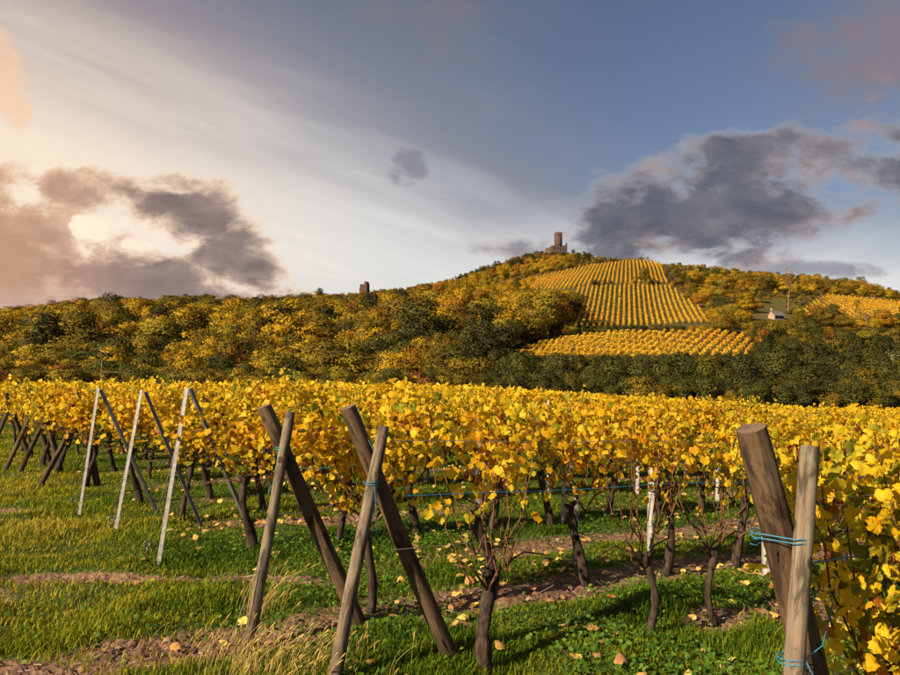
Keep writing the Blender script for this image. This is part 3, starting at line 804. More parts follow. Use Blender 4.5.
for q, (t_, b_, bt, bb, nm) in enumerate(steel):
    a = at(*b_); f = at(*bb)
    steel_post('end_post', a, at_plane(*t_, a), f'{nm} pale galvanised steel end post leaning over the grass', 'post', M_GALV, G_STEEL, -.03)
    tb = at_plane(*bt, a)
    steel_post('brace', f, tb, f'grey steel brace of the {nm} pale end post', 'brace', M_STEEL, G_BRACE, .03, False, .04)
    # ground anchor with a tie wire up to the post
    ea = at((147, 111, 73)[q], (552, 526, 506)[q]); root = thing('ground_anchor', f'wire ring anchor in the grass beside the {nm} steel post', 'anchor', ea, ROW_T, 'ring anchors of the end posts')
    th = np.linspace(0, 2 * math.pi, 17); rg = MB().tube(np.column_stack([.030 * np.cos(th), np.zeros(17), .085 + .030 * np.sin(th)]), .006, 6, False)
    rg.tube([(0, 0, -.05), (0, 0, .055)], .006, 6); m_ = rg.mesh('ring', True); m_.materials.append(M_STEEL); obj('ring', m_, None, root)
    tp = at_plane(*t_, a); inv = np.array(Matrix.Rotation(-ROW_T, 3, 'Z')); loc = inv @ (tp + (0, 0, -.25) - ea)
    m_ = MB().tube([(0, 0, .11), loc * .5, loc], .0025, 5).mesh('tie_wire'); m_.materials.append(M_WIRE); obj('tie_wire', m_, None, root)
# intermediate posts inside the rows
G_MID = 'steel posts inside the vine rows'
def mid_post(px, py, top_px, top_py, label, white=True, w=.05):
    a = at(px, py); b = at_plane(top_px, top_py, a)
    steel_post('row_post', a, b, label, 'post', M_WHITE if white else M_STEEL, G_MID, 0, False, w)
mid_post(650, 553, 652, 425, 'white steel post with a dark vine trunk against it', w=.062)
mid_post(766, 582, 764, 440, 'white steel post standing behind the thick leaning timber post', w=.06)
mid_post(563, 522, 565, 438, 'slim white steel post in a bare gap under the yellow leaves')
mid_post(477, 538, 479, 420, 'slim grey steel post behind the bare canes of the twine-tied row', False)
mid_post(575, 567, 576, 493, 'short dark stake in the grass beneath the row with bare canes', False, .03)
mid_post(637, 492, 638, 430, 'slim white post seen under the leaves left of the broad white post')
mid_post(717, 500, 717, 440, 'slim white post seen under the leaves between two dark trunks')
mid_post(570, 487, 571, 436, 'slim grey post far along the rows behind the slim white one', False)
mrng = np.random.default_rng(5)
for row in range(4, 9):
    n = ROWS_N[row]
    for q in range(1, 6):
        s = 1.2 + q * 5.2 + row * .4
        if s > 2.3 * n: break
        x, y = sn(s, n); z = float(ground(x, y)); 
        steel_post('row_post', (x, y, z), (x + .02, y, z + 1.62), f'{ORD[q-1]} steel post along the {ROW_DESC[row]}', 'post', M_WHITE if q % 2 else M_STEEL, G_MID, 0, False, .045)

# ------------------------------------------------------------------ wires and twine
def wire(name, row, s0, s1, h, mat, r, label, cat, group, sag=.02, n=None):
    n = ROWS_N[row] if n is None else n
    s = np.arange(s0, s1, .5); x, y = sn(s, np.full_like(s, n))
    z = ground(x, y) + h - sag * np.sin((s - s0) * 2 * math.pi / 5) ** 2
    m_ = MB().tube(np.column_stack([x, y, z]), r, 5, False).mesh(name, True)
    o = obj(name, m_, mat, None, label=label, category=cat, group=group); return o
s_r = s_of(tB)
wire('trellis_wire', 0, s_r, 9, 1.42, M_WIRE, .0018, 'thin top wire of the row by the thick leaning post', 'wire', 'trellis wires')
wire('trellis_wire', 0, s_r, 9, .80, M_WIRE, .002, 'low grey wire of the row by the thick leaning post', 'wire', 'trellis wires')
wire('twine_line', 0, s_r - .02, 9, 1.20, M_TWINE, .0028, 'light blue twine running from the thin pale upright post', 'twine', 'twine lines')
wire('twine_line', 0, s_r + .1, 9, .66, M_TWINEGREEN, .0028, 'green twine low behind the thick leaning post', 'twine', 'twine lines', n=1.52)
s2 = s_of(tS2)
wire('trellis_wire', 1, s2, 14, 1.42, M_WIRE, .0025, 'top wire of the row tied with blue twine', 'wire', 'trellis wires')
wire('trellis_wire', 1, s2, 14, .78, M_WIRE, .0025, 'low wire of the row tied with blue twine', 'wire', 'trellis wires')
wire('twine_line', 1, s2, 14, 1.12, M_TWINE, .0026, 'bright blue twine stretched along the row with bare canes', 'twine', 'twine lines', n=ROWS_N[1] - .17)
s1 = s_of(tS1)
wire('trellis_wire', 2, s1, 16, 1.40, M_WIRE, .0025, 'top wire of the row ending beside bare soil', 'wire', 'trellis wires')
wire('trellis_wire', 2, s1, 16, .80, M_WIRE, .0025, 'low wire of the row ending beside bare soil', 'wire', 'trellis wires')
wire('twine_line', 2, s1, 16, 1.12, M_TWINEGREEN, .0028, 'green twine stretched along the row ending beside bare soil', 'twine', 'twine lines')
for row in range(3, 8):
    for h, nm in ((.75, 'low'), (1.25, 'top')):
        wire('trellis_wire', row, 1.6, 2.3 * ROWS_N[row], h, M_WIRE, .003, f'{nm} wire of the {ROW_DESC[row]}', 'wire', 'trellis wires')
def knot(label, pts_c, axis, rad, mat, tails, group='twine knots', turns=2.5):
    """turns of twine round a pair of posts, with loose ends"""
    c = np.array(pts_c, float); ax = unit(np.array(axis, float))
    a = unit(np.cross(ax, (0.3, 1, 0.1))); b = np.cross(ax, a)
    th = np.linspace(0, turns * 2 * math.pi, int(turns * 18)); rx, ry = rad
    p = c + a * (rx * np.cos(th))[:, None] + b * (ry * np.sin(th))[:, None] + ax * ((th / th[-1] - .5) * .035)[:, None]
    root = thing('twine_tie', label, 'twine', c, 0, group)
    m_ = MB().tube(p - c, .0022, 5).mesh('loop', True); m_.materials.append(mat); obj('loop', m_, None, root)
    for tl in tails:
        m_ = MB().tube([np.array(q_) for q_ in tl], .0020, 5).mesh('loose_end', True); m_.materials.append(mat); obj('loose_end', m_, None, root)
nd3 = np.append(ND, 0); rd3 = np.append(RD, 0)
c0 = at_plane(771, 511, q0)
def ring_about(label, centers, mat, tails=(), group='twine knots'):
    """a stretched loop that runs round several posts at one height: centers = [(point, radius)]"""
    C_ = np.mean([c for c, r in centers], 0); pts = []
    th = np.linspace(0, 2 * math.pi, 40, endpoint=False)
    for a in th:
        d = math.cos(a) * rd3 + math.sin(a) * nd3
        best = max(centers, key=lambda cr: np.dot(cr[0] - C_, d) + cr[1])
        pts.append(best[0] - C_ + d * (best[1] + .004))
    pts = np.array(pts); pts = np.vstack([pts, pts[:1]])
    root = thing('twine_tie', label, 'twine', C_, 0, group)
    for dz_ in (-.008, .006):
        m_ = MB().tube(pts + (0, 0, dz_) + .0016 * np.sin(np.arange(41) * 1.3)[:, None] * np.array([0, 0, 1.0]), .0022, 5, False).mesh('loop', True); m_.materials.append(mat); obj('loop', m_, None, root)
    for tl in tails:
        m_ = MB().tube(np.array(tl, float), .0020, 5).mesh('loose_end', True); m_.materials.append(mat); obj('loose_end', m_, None, root)
def on(a, b, z):
    a = np.array(a); b = np.array(b); t = (z - a[2]) / (b[2] - a[2]); return a + (b - a) * t
z1 = 1.24
ring_about('light blue twine loop binding the thick leaning post to the thin pale post', [(on(bA, tA, z1) + nd3 * .045, .064), (on(bB, tB, z1) - nd3 * .055, .036)], M_TWINE,
           [[-rd3 * .12, -rd3 * .16 + (0, 0, -.012), -rd3 * .19 + (0, 0, -.002)], [-rd3 * .12, -rd3 * .17 + (0, 0, .012)]])
z2 = .86
ring_about('slack blue twine loop low on the thin pale upright post', [(on(bB, tB, z2) - nd3 * .055, .038)], M_TWINE,
           [[rd3 * .03 - nd3 * .03, rd3 * .12 - nd3 * .04 + (0, 0, .03), rd3 * .26 + (0, 0, .13)], [rd3 * .02 - nd3 * .04, rd3 * .05 - nd3 * .05 + (0, 0, -.06), rd3 * .09 - nd3 * .05 + (0, 0, -.13)]])
z3 = 1.18
ring_about('bright blue twine wound round the pale grey strut and its leaning post', [(on(sX2, tS2, z3) - nd3 * .05, .041)], M_TWINE,
           [[-nd3 * .045, -nd3 * .05 + rd3 * .01 + (0, 0, -.16), -nd3 * .05 + rd3 * .012 + (0, 0, -.30)], [-nd3 * .045, nd3 * .0 + rd3 * .05 + (0, 0, .12), nd3 * .05 - rd3 * .02 + (0, 0, .30)], [-nd3 * .045 + (0, 0, .01), rd3 * .20 + nd3 * .05, rd3 * .5 + nd3 * .03 - (0, 0, .005)]])
z4 = 1.34
ring_about('knotted green twine round the pale strut by the dry grass', [(on(sX1, tS1, z4) - nd3 * .05, .039), (on(pX1, tX1, z4) + nd3 * .045, .055)], M_TWINEGREEN,
           [[-rd3 * .06, -rd3 * .13 + (0, 0, -.03), -rd3 * .16 + (0, 0, .02)], [-rd3 * .05 - nd3 * .05, -rd3 * .07 - nd3 * .06 + (0, 0, -.2), -rd3 * .12 - nd3 * .06 + (0, 0, -.30)]])
# guy wire from the thin upright post and the two wooden struts
for nm, top, base in (('thin pale upright post', on(bB, tB, .95) - nd3 * .09, bB - rd3 * .12 - nd3 * .1), ('strut by the dry grass', on(sX1, tS1, .8) - nd3 * .09, sX1 - rd3 * .16 - nd3 * .08), ('strut wrapped in blue twine', on(sX2, tS2, .75) + nd3 * .02, sX2 + rd3 * .10 + nd3 * .25)):
    base = np.array([base[0], base[1], float(ground(base[0], base[1])) - .03])
    m_ = MB().tube([top, (top + base) / 2, base], .0022, 5, False).mesh('guy_wire', True)
    obj('guy_wire', m_, M_WIRE, None, label=f'thin twisted guy wire down from the {nm}', category='wire', group='guy wires')

# ------------------------------------------------------------------ grass and ground litter
def scatter_ground(N, rmin, rmax, power, half=38, seed=1):
    g = np.random.default_rng(seed); t = g.random(N)
    e = 2 - power; r = (rmin ** e + t * (rmax ** e - rmin ** e)) ** (1 / e)
    a = R(1) * g.uniform(-half, half, N); return np.sin(a) * r, np.cos(a) * r, r, g
gnd_z = lambda x, y, r: ground(x, y) + smooth(26, 12, r) * (soil_mask(x, y) * -.04 + (1 - soil_mask(x, y)) * (.03 * wob(x, y, 4, 23) + .018 * wob(x, y, 9, 24)))
x, y, r, g = scatter_ground(460000, 2.3, 34, 1.6, 38, 31)
soil = soil_mask(x, y)
tuss = .5 + .5 * wob(x, y, 2.4, 41) * .8 + .25 * wob(x, y, 7.0, 42)
keep = g.random(len(x)) < np.clip((1 - soil * 1.25) * (.55 + .6 * tuss) + .03 + .22 * smooth(.35, .9, wob(x, y, 6.0, 45)), 0, 1)
x, y, r, tuss, soil = x[keep], y[keep], r[keep], tuss[keep], soil[keep]; N = len(x)
sx, sn_ = x * RD[0] + y * RD[1], x * ND[0] + y * ND[1]
headland = smooth(2.2, .4, sx) * smooth(3.2, 5.0, sn_)           # grass outside the row ends is thicker, with sunlight put into its yellower tone
h = (.028 + .068 * np.clip(tuss, 0, 1.3) ** 1.5 * (.5 + .5 * g.random(N)) + .014 * headland) * (1 - .5 * soil) * g.uniform(.6, 1.25, N)
ang = g.uniform(0, 6.283, N); lean = g.uniform(.15, 1.1, N) * h
dxy = np.column_stack([np.cos(ang), np.sin(ang)]); pr = np.column_stack([-dxy[:, 1], dxy[:, 0]])
wd = g.uniform(.0013, .0027, N) * (1 + r / 7)
z = gnd_z(x, y, r) - .008
base = np.column_stack([x, y, z])
tone = np.clip(.36 + .26 * headland + .24 * (tuss - .5) * -1 + .15 * wob(sx * .3, sn_ * 2.2, .9, 44) + g.normal(0, .13, N) + .35 * soil, .02, .98)
def p3(d, zz): return np.column_stack([d, zz])
b0 = base - p3(pr * wd[:, None], 0 * wd); b1 = base + p3(pr * wd[:, None], 0 * wd)
m0 = base + p3(dxy * (lean * .35)[:, None] - pr * (wd * .8)[:, None], h * .6); m1 = base + p3(dxy * (lean * .35)[:, None] + pr * (wd * .8)[:, None], h * .6)
tp = base + p3(dxy * lean[:, None], h)
V = np.stack([b0, b1, m1, m0, tp], 1).reshape(-1, 3); i5 = np.arange(N)[:, None] * 5
me = make_mesh('grass', V, [i5 + np.array([[0, 1, 2, 3]]), i5 + np.array([[3, 2, 4]])], np.concatenate([tone, tone]))
obj('grass', me, M_GRASS, kind='stuff', label='green and yellowing grass between the vine rows', category='grass')
# low broad-leaved cover in the rows to the right
x, y, r, g = scatter_ground(60000, 2.4, 16, 1.5, 38, 32)
sx, sn_ = x * RD[0] + y * RD[1], x * ND[0] + y * ND[1]
keep = (g.random(len(x)) < (.15 + .85 * smooth(-.3, .5, wob(x, y, 1.9, 51))) * (.12 + .88 * smooth(1.2, 2.6, sx)) * (1 - .8 * soil_mask(x, y))) & (sn_ < 9)
x, y, r = x[keep], y[keep], r[keep]; N = len(x)
P = np.column_stack([x, y, gnd_z(x, y, r) + g.uniform(.01, .065, N)])
nrm = unit(np.column_stack([g.normal(0, .5, N), g.normal(-.2, .5, N), np.full(N, 1.0)])); tip = unit(np.cross(nrm, g.normal(0, 1, (N, 3)))); ax = np.cross(tip, nrm)
hexa = (np.array([(0, 0, 0), (.34, .3, .05), (.3, .75, .02), (0, 1, -.06), (-.3, .75, .02), (-.34, .3, .05)]), np.array([(0, 1, 2, 3, 4, 5)]))
v_, f_ = scatter(hexa[0], hexa[1], P, ax, tip, nrm, g.uniform(.018, .045, N))
obj('ground_cover', make_mesh('ground_cover', v_, f_, np.clip(g.normal(.45, .22, N), .02, .98)), M_COVER, kind='stuff', label='low broad-leaved weeds among the grass under the vines', category='weeds')
# fallen leaves: the largest in view singly, the rest as a litter
x, y, r, g = scatter_ground(5200, 2.6, 22, 1.25, 38, 33)
sx, sn_ = x * RD[0] + y * RD[1], x * ND[0] + y * ND[1]
keep = g.random(len(x)) < smooth(.6, 2.4, sx) * (.10 + .9 * smooth(.05, .9, wob(x, y, 1.5, 61) + .5 * soil_mask(x, y)))
x, y, r = x[keep], y[keep], r[keep]; N = len(x)
P = np.column_stack([x, y, gnd_z(x, y, r) + g.uniform(.02, .07, N)])
nrm = unit(np.column_stack([g.normal(0, .26, N), g.normal(-.12, .26, N), np.ones(N)])); tip = unit(np.cross(nrm, g.normal(0, 1, (N, 3)))); ax = np.cross(tip, nrm)
size = g.uniform(.045, .085, N); tn = np.clip(g.beta(1.4, 1.8, N), .02, .98)
order = np.argsort(r); one, rest = order[:240], order[240:]
FM = []
for ti, (tv, tf) in enumerate(LEAF_HI):
    for t_ in (.08, .3, .5, .75):
        m_ = make_mesh('fallen_leaf', tv, tf, np.full(len(tf), t_)); m_.materials.append(M_FALLEN); FM.append(m_)
for q in one:
    tq = int(np.argmin(np.abs(np.array((.08, .3, .5, .75)) - tn[q])))
    colr = ('pale yellow', 'straw-yellow', 'tan', 'brown')[tq]
    o = obj('fallen_leaf', FM[int(g.integers(6)) * 4 + tq], None, None, label=f'{colr} fallen vine leaf lying on the grass under the vines', category='leaf', group='fallen vine leaves')
    mm = Matrix.Identity(4); s_ = float(size[q])
    for r_ in range(3):
        mm[r_][0] = ax[q][r_] * s_; mm[r_][1] = tip[q][r_] * s_; mm[r_][2] = nrm[q][r_] * s_; mm[r_][3] = P[q][r_]
    o.matrix_basis = mm
me = leaves_mesh('leaf_litter', P[rest], ax[rest], tip[rest], nrm[rest], size[rest], tn[rest], LEAF_MID); me.materials.clear(); me.materials.append(M_FALLEN)
obj('leaf_litter', me, None, kind='stuff', label='scattered fallen vine leaves farther along the rows', category='leaves')
# clods and twigs on the bare strips
x, y, r, g = scatter_ground(26000, 2.6, 24, 1.5, 38, 34)
keep = g.random(len(x)) < smooth(.35, .8, soil_mask(x, y)); x, y, r = x[keep], y[keep], r[keep]; N = len(x)
P = np.column_stack([x, y, gnd_z(x, y, r)])
octa = (np.array([(1, 0, 0), (0, 1, 0), (-1, 0, 0), (0, -1, 0), (0, 0, .8), (.6, .6, .35), (-.6, .5, .45), (-.5, -.7, .3), (.6, -.6, .4)]), np.array([(0, 5, 4), (5, 1, 4), (1, 6, 4), (6, 2, 4), (2, 7, 4), (7, 3, 4), (3, 8, 4), (8, 0, 4)]))
yaw = g.uniform(0, 6.28, N); z0 = np.zeros(N)
ax = np.column_stack([np.cos(yaw), np.sin(yaw), z0]) * g.uniform(.6, 1.3, (N, 1)); ay = np.column_stack([-np.sin(yaw), np.cos(yaw), z0]); az_ = np.column_stack([z0, z0, g.uniform(.5, 1.2, N)])
v_, f_ = scatter(octa[0], octa[1], P, ax, ay, az_, g.gamma(1.5, .0075, N).clip(.004, .04))
m_clod, T = new_mat('clods')
cc = T.ramp(T.attr('tone'), [(0, (.09, .055, .04)), (.6, (.22, .14, .10)), (.9, (.34, .25, .19)), (1, (.48, .42, .36))])
finish(T, principled(T, cc, .95, T.noise(T.new('ShaderNodeNewGeometry').outputs['Position'], 120.0), .4, .005))
obj('soil_clods', make_mesh('soil_clods', v_, f_, np.repeat(g.random(N), 8)), m_clod, kind='stuff', label='clods and small stones on the bare soil strips', category='soil')
K = 1500; x, y, r, g = scatter_ground(9000, 2.8, 14, 1.4, 38, 35)
keep = g.random(len(x)) < smooth(.4, .9, soil_mask(x, y)); x, y, r = x[keep][:K], y[keep][:K], r[keep][:K]; N = len(x)
yaw = g.uniform(0, 6.28, N); L = g.uniform(.03, .17, N)
c = np.column_stack([x, y, gnd_z(x, y, r) + .012]); d = np.column_stack([np.cos(yaw), np.sin(yaw), g.normal(.1, .25, N)]); pz = np.column_stack([-np.sin(yaw), np.cos(yaw), np.zeros(N)]) * .0028; pu = np.array([0, 0, .0045])
V = np.stack([c - pz, c + pz, c + d * L[:, None] + pz * .6, c + d * L[:, None] - pz * .6, c + pu, c + d * L[:, None] + pu], 1).reshape(-1, 3); i6 = np.arange(N)[:, None] * 6
obj('twig_litter', make_mesh('twig_litter', V, np.vstack([i6 + np.array([[0, 3, 5, 4]]), i6 + np.array([[1, 4, 5, 2]])]), np.tile(g.random(N), 2)), m_clod, kind='stuff', label='prunings and twigs strewn over the bare soil strips', category='twigs')
# golden dry stalks at the foot of the struts
g = np.random.default_rng(77); N = 300
ctr = at(278, 664)[:2]; alt = at(262, 610)[:2]
pick = g.random(N) < .82
x = np.where(pick, ctr[0] + g.normal(0, .30, N), alt[0] + g.normal(0, .10, N)); y = np.where(pick, ctr[1] - .12 + g.normal(0, .16, N), alt[1] + g.normal(0, .08, N))
z = ground(x, y); h = g.uniform(.10, .30, N) * np.where(pick, 1, 1.5); a = g.normal(.35, .5, N); lx = np.sin(a) * h * g.uniform(.3, .8, N) + .10 * h; ly = g.normal(0, .25, N) * h
vs, f4s, f3s, off, tn = [], [], [], 0, []
t5 = np.linspace(0, 1, 5)
b = MB(); tone4 = []
for q in range(N):
    p = np.column_stack([x[q] + lx[q] * t5 ** 1.7, y[q] + ly[q] * t5 ** 1.7, z[q] - .02 + h[q] * (t5 - .16 * t5 ** 3)])
    b.tube(p, .0011, 3, False); 
    if g.random() < .55:
        e = p[-1]; d = unit(p[-1] - p[-2]); b.tube([e - d * .01, e + d * .015, e + d * .035, e + d * .05 - (0, 0, .004)], [.0012, .0042, .0036, .0008], 5, False)
me = b.mesh('dry_grass'); aa = me.attributes.new('tone', 'FLOAT', 'FACE'); aa.data.foreach_set('value', g.random(len(me.polygons)).astype(np.float32))
obj('dry_grass', me, M_DRY, kind='stuff', label='golden dry grass stalks with seed heads beside the timber struts', category='grass')

# ------------------------------------------------------------------ hillside trees
def crown_mesh(name, mat, seed, H=7.0, Wd=3.0, lobes=11, leaves=2800, low=.18, leaf=.195, tall=1.0, bare=False):
    """leaf clumps spread over uneven lobes; base at z=0"""
    g = np.random.default_rng(seed); L = []
    for q in range(lobes):
        t = g.uniform(0, 1); zc = H * (low + .12 + (.78 - low) * t)
        rad = Wd * (1 - abs(t - .42) * .75) * g.uniform(.2, .75); a = g.uniform(0, 6.28)
        L.append((math.cos(a) * rad * .8, math.sin(a) * rad * .8, zc, Wd * g.uniform(.18, .48), H * g.uniform(.06, .17) * tall, g.normal(0, .17)))
    L = np.array(L); w = L[:, 3] ** 2 * L[:, 4]; idx = g.choice(lobes, leaves, p=w / w.sum())
    d = unit(g.normal(0, 1, (leaves, 3))); rr = g.uniform(.35, 1, leaves) ** .4
    P = np.column_stack([L[idx, 0] + d[:, 0] * rr * L[idx, 3], L[idx, 1] + d[:, 1] * rr * L[idx, 3], L[idx, 2] + d[:, 2] * rr * L[idx, 4]])
    P += g.normal(0, .10, P.shape); P[:, 2] = np.maximum(P[:, 2], .15)
    nrm = unit(d + g.normal(0, .55, d.shape)); tip = unit(np.cross(nrm, g.normal(0, 1, nrm.shape))); ax = np.cross(tip, nrm)
    tv = np.array([(-.5, 0, 0), (.1, -.45, .1), (.55, .1, 0), (.0, .6, -.1)])
    v_, f_ = scatter(tv, np.array([(0, 1, 2, 3)]), P, ax, tip, nrm, g.uniform(.7, 1.35, leaves) * leaf)
    tn = np.clip(.5 + L[idx, 5] + g.normal(0, .09, leaves), .02, .98)
    me = make_mesh(name, v_, f_, tn, smooth_shade=True)
    # the shading normal follows the clump it sits on, so a crown has a lit and a shaded side
    out_ = unit(np.column_stack([P[:, 0], P[:, 1], (P[:, 2] - H * .42) * 1.2])); nn = unit(out_ * .9 + d * .8 + nrm * .35)
    me.normals_split_custom_set_from_vertices(np.repeat(nn, 4, 0).tolist())
    me.materials.append(mat); return me
def tree_trunk(seed, H, mat, r=.16, lean=.1, limbs=5, top=.75):
    g = np.random.default_rng(seed); t = np.linspace(0, 1, 6)
    p = np.column_stack([lean * t * g.normal(0, 1), lean * t * g.normal(0, 1), -.4 + t * (H * top + .4)]); b = MB().tube(p, r * (1 - .75 * t), 6, False)
    for q in range(limbs):
        k_ = g.uniform(.3, .9); s = np.array([np.interp(k_, t, p[:, c]) for c in range(3)]); a = g.uniform(0, 6.28); ln = H * g.uniform(.16, .34)
        e = s + (math.cos(a) * ln * .7, math.sin(a) * ln * .7, ln * .8); b.tube([s, (s + e) / 2 + (0, 0, -.1), e], [r * .45, r * .3, r * .1], 4, False)
        for w in range(2):
            a2 = a + g.normal(0, .8); m_ = (s + e) / 2; e2 = m_ + (math.cos(a2) * ln * .4, math.sin(a2) * ln * .4, ln * .5); b.tube([m_, e2], [r * .2, r * .05], 3, False)
    me = b.mesh('trunk', True); me.materials.append(mat); return me
def fol(name, a, b, c, tr=.25): return leafy(name, [(0, a), (.5, b), (1, c)], tr, .35, .7, .35, .1)
F_GOLD = fol('gold_foliage', (.19, .112, .010), (.38, .24, .013), (.54, .37, .025))
F_ORANGE = fol('orange_foliage', (.14, .062, .010), (.28, .13, .013), (.40, .21, .02))
F_OLIVE = fol('olive_foliage', (.07, .055, .010), (.15, .11, .014), (.25, .18, .02))
F_LIME = fol('yellow_green_foliage', (.10, .09, .012), (.20, .16, .016), (.32, .25, .026))
F_GREEN = fol('green_foliage', (.024, .028, .009), (.050, .056, .013), (.10, .10, .022))
F_DARK = fol('dark_foliage', (.018, .020, .008), (.038, .040, .013), (.075, .072, .019))  # in the thicket this dark colour also stands in for shade
F_RUSSET = fol('russet_foliage', (.08, .035, .014), (.17, .07, .022), (.27, .11, .03))
F_RED = fol('red_foliage', (.22, .045, .010), (.40, .09, .014), (.50, .16, .02))
F_GREY = fol('grey_green_foliage', (.06, .07, .035), (.11, .12, .06), (.17, .18, .09))
KINDS = [  # name, label words, foliage, crown args, base height
 ('golden_tree', 'golden yellow broadleaf tree', F_GOLD, dict(lobes=13, Wd=3.3), 7.0),
 ('golden_tree', 'tall golden tree with loose crown', F_GOLD, dict(lobes=15, Wd=2.8, H=8.5, low=.38, leaves=1500), 8.5),
 ('orange_tree', 'rusty orange broadleaf tree', F_ORANGE, dict(lobes=11, Wd=3.0), 6.5),
 ('olive_tree', 'olive brown bushy tree', F_OLIVE, dict(lobes=14, Wd=3.5), 7.0),
 ('olive_tree', 'olive brown spreading tree', F_OLIVE, dict(lobes=10, Wd=4.0, H=6.0), 6.0),
 ('lime_tree', 'yellow-green bushy tree', F_LIME, dict(lobes=12, Wd=3.2), 6.5),
 ('green_tree', 'deep green bushy tree', F_GREEN, dict(lobes=13, Wd=3.2), 6.5),
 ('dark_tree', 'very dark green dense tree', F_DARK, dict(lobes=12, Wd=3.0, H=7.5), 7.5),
 ('russet_tree', 'dull russet brown tree', F_RUSSET, dict(lobes=11, Wd=2.9), 6.0),
 ('red_tree', 'bright red-orange tree', F_RED, dict(lobes=9, Wd=2.6, H=6.0), 6.0),
 ('grey_tree', 'pale grey-green willow-like tree', F_GREY, dict(lobes=10, Wd=2.8, H=6.0, leaves=900), 6.0),
 ('golden_shrub', 'low golden shrub', F_GOLD, dict(lobes=8, Wd=2.0, H=3.0, leaves=800, low=.05, leaf=.24), 3.0),
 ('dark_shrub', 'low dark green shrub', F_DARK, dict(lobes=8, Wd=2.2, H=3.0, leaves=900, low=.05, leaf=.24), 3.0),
 ('green_shrub', 'low green shrub', F_GREEN, dict(lobes=8, Wd=2.2, H=3.0, leaves=900, low=.05, leaf=.24), 3.0),
 ('olive_shrub', 'low olive brown shrub', F_OLIVE, dict(lobes=8, Wd=2.2, H=3.0, leaves=900, low=.05, leaf=.24), 3.0),
]
NV = 2
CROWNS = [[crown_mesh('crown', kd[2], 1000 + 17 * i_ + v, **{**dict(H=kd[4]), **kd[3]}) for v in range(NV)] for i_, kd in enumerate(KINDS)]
TTR = [tree_trunk(1300 + i_, kd[4], M_TREEBARK, .15 if kd[4] > 4 else .07) for i_, kd in enumerate(KINDS)]
SKY_PX = np.array([-300, 0, 40, 80, 115, 150, 185, 215, 250, 300, 340, 364, 400, 440, 470, 500, 520, 545, 570, 590, 612, 640, 660, 700, 740, 790, 830, 860, 880, 900, 1200], float)
SKY_PY = np.array([308, 309, 307, 296, 294, 302, 295, 300, 302, 297, 295, 291, 288, 282, 272, 261, 254, 249, 250, 254, 258, 258, 263, 265, 270, 274, 275, 277, 285, 293, 300], float)
trng = np.random.default_rng(2024)
cand = 17000
ca = np.arctan((trng.uniform(-60, 960, cand) - CX) / FPX); cd = np.exp(trng.uniform(math.log(80), math.log(640), cand))
cx_ = np.tan(ca) * cd; cy_ = cd; cz_ = ground(cx_, cy_)
cpx, cpy, _ = project(np.column_stack([cx_, cy_, cz_]))
ds = np.geomspace(78, 640, 90)                       # hide test against nearer slopes
hor = np.full(cand, 999.0)
for d_ in ds:
    xx = np.tan(ca) * d_; yy = np.full(cand, d_); _, pp, _ = project(np.column_stack([xx, yy, ground(xx, yy)]))
    hor = np.where(d_ < cd * .985, np.minimum(hor, pp), hor)
ok = cpy < hor + 16
infield = field_of(cx_, cy_, cz_) > 0
HOUSE = (775, 313)
placed = []; grid = {}
names = [kd[0] for kd in KINDS]
def choose(px, py, d):
    r_ = trng.random()
    def pk(*opts):
        tot = sum(w for _, w in opts); a = r_ * tot
        for i_, w in opts:
            a -= w
            if a <= 0: return i_
        return opts[-1][0]
    if d > 470 and 455 < px < 592: return pk((7, 3), (8, 2), (6, 2), (3, 2)), 'on the knoll below the castle'
    if px < 430:
        if py > 372: return pk((3, 3), (4, 3), (6, 2.6), (5, 2.4), (0, 4), (2, .6), (8, .4), (10, .6), (14, 2)), 'at the foot of the slope'
        if py > 330: return pk((0, 6), (5, 3.4), (3, 2.6), (2, 1.2), (6, 1.8), (1, 1.6), (8, .4), (7, .8), (10, .3), (9, .12)), 'on the slope below the ruin'
        return pk((0, 3), (3, 4), (2, 2), (6, 2), (7, 2), (4, 2), (8, 1.2)), 'along the ridge beside the ruin'
    if py > 356: return pk((12, 3), (13, 3), (7, 2), (6, 3), (14, 2.2), (3, .8), (8, .12), (10, .2)) if px > 470 else pk((3, 4), (6, 3), (14, 3), (4, 3), (0, 1.5)), 'in the thicket below the vineyards'  # dark kinds weighted here: the thicket's shade is put into its foliage colour
    if px < 575: return pk((0, 5), (1, 4), (2, 1.6), (3, 2.4), (5, 1.4), (4, 1), (9, .1)), 'in the copse beside the vineyards'
    if px > 758 and py > 322: return pk((0, 2.6), (3, 3), (6, 2.2), (13, 1.2), (5, 1.4), (2, .8), (7, 1.2), (14, 1)), 'on the slope under the house'
    if px > 690: return pk((0, 4), (11, 3), (2, 1.8), (3, 2), (12, 1.4), (6, 1), (14, 1.4), (5, 1)), 'on the shoulder above the house'
    if py > 326: return pk((12, 3), (13, 3), (14, 1)), 'on the bank between hill vineyards'
    return pk((11, 2), (14, 2), (12, 2), (3, 1)), 'along the crest above the vineyards'
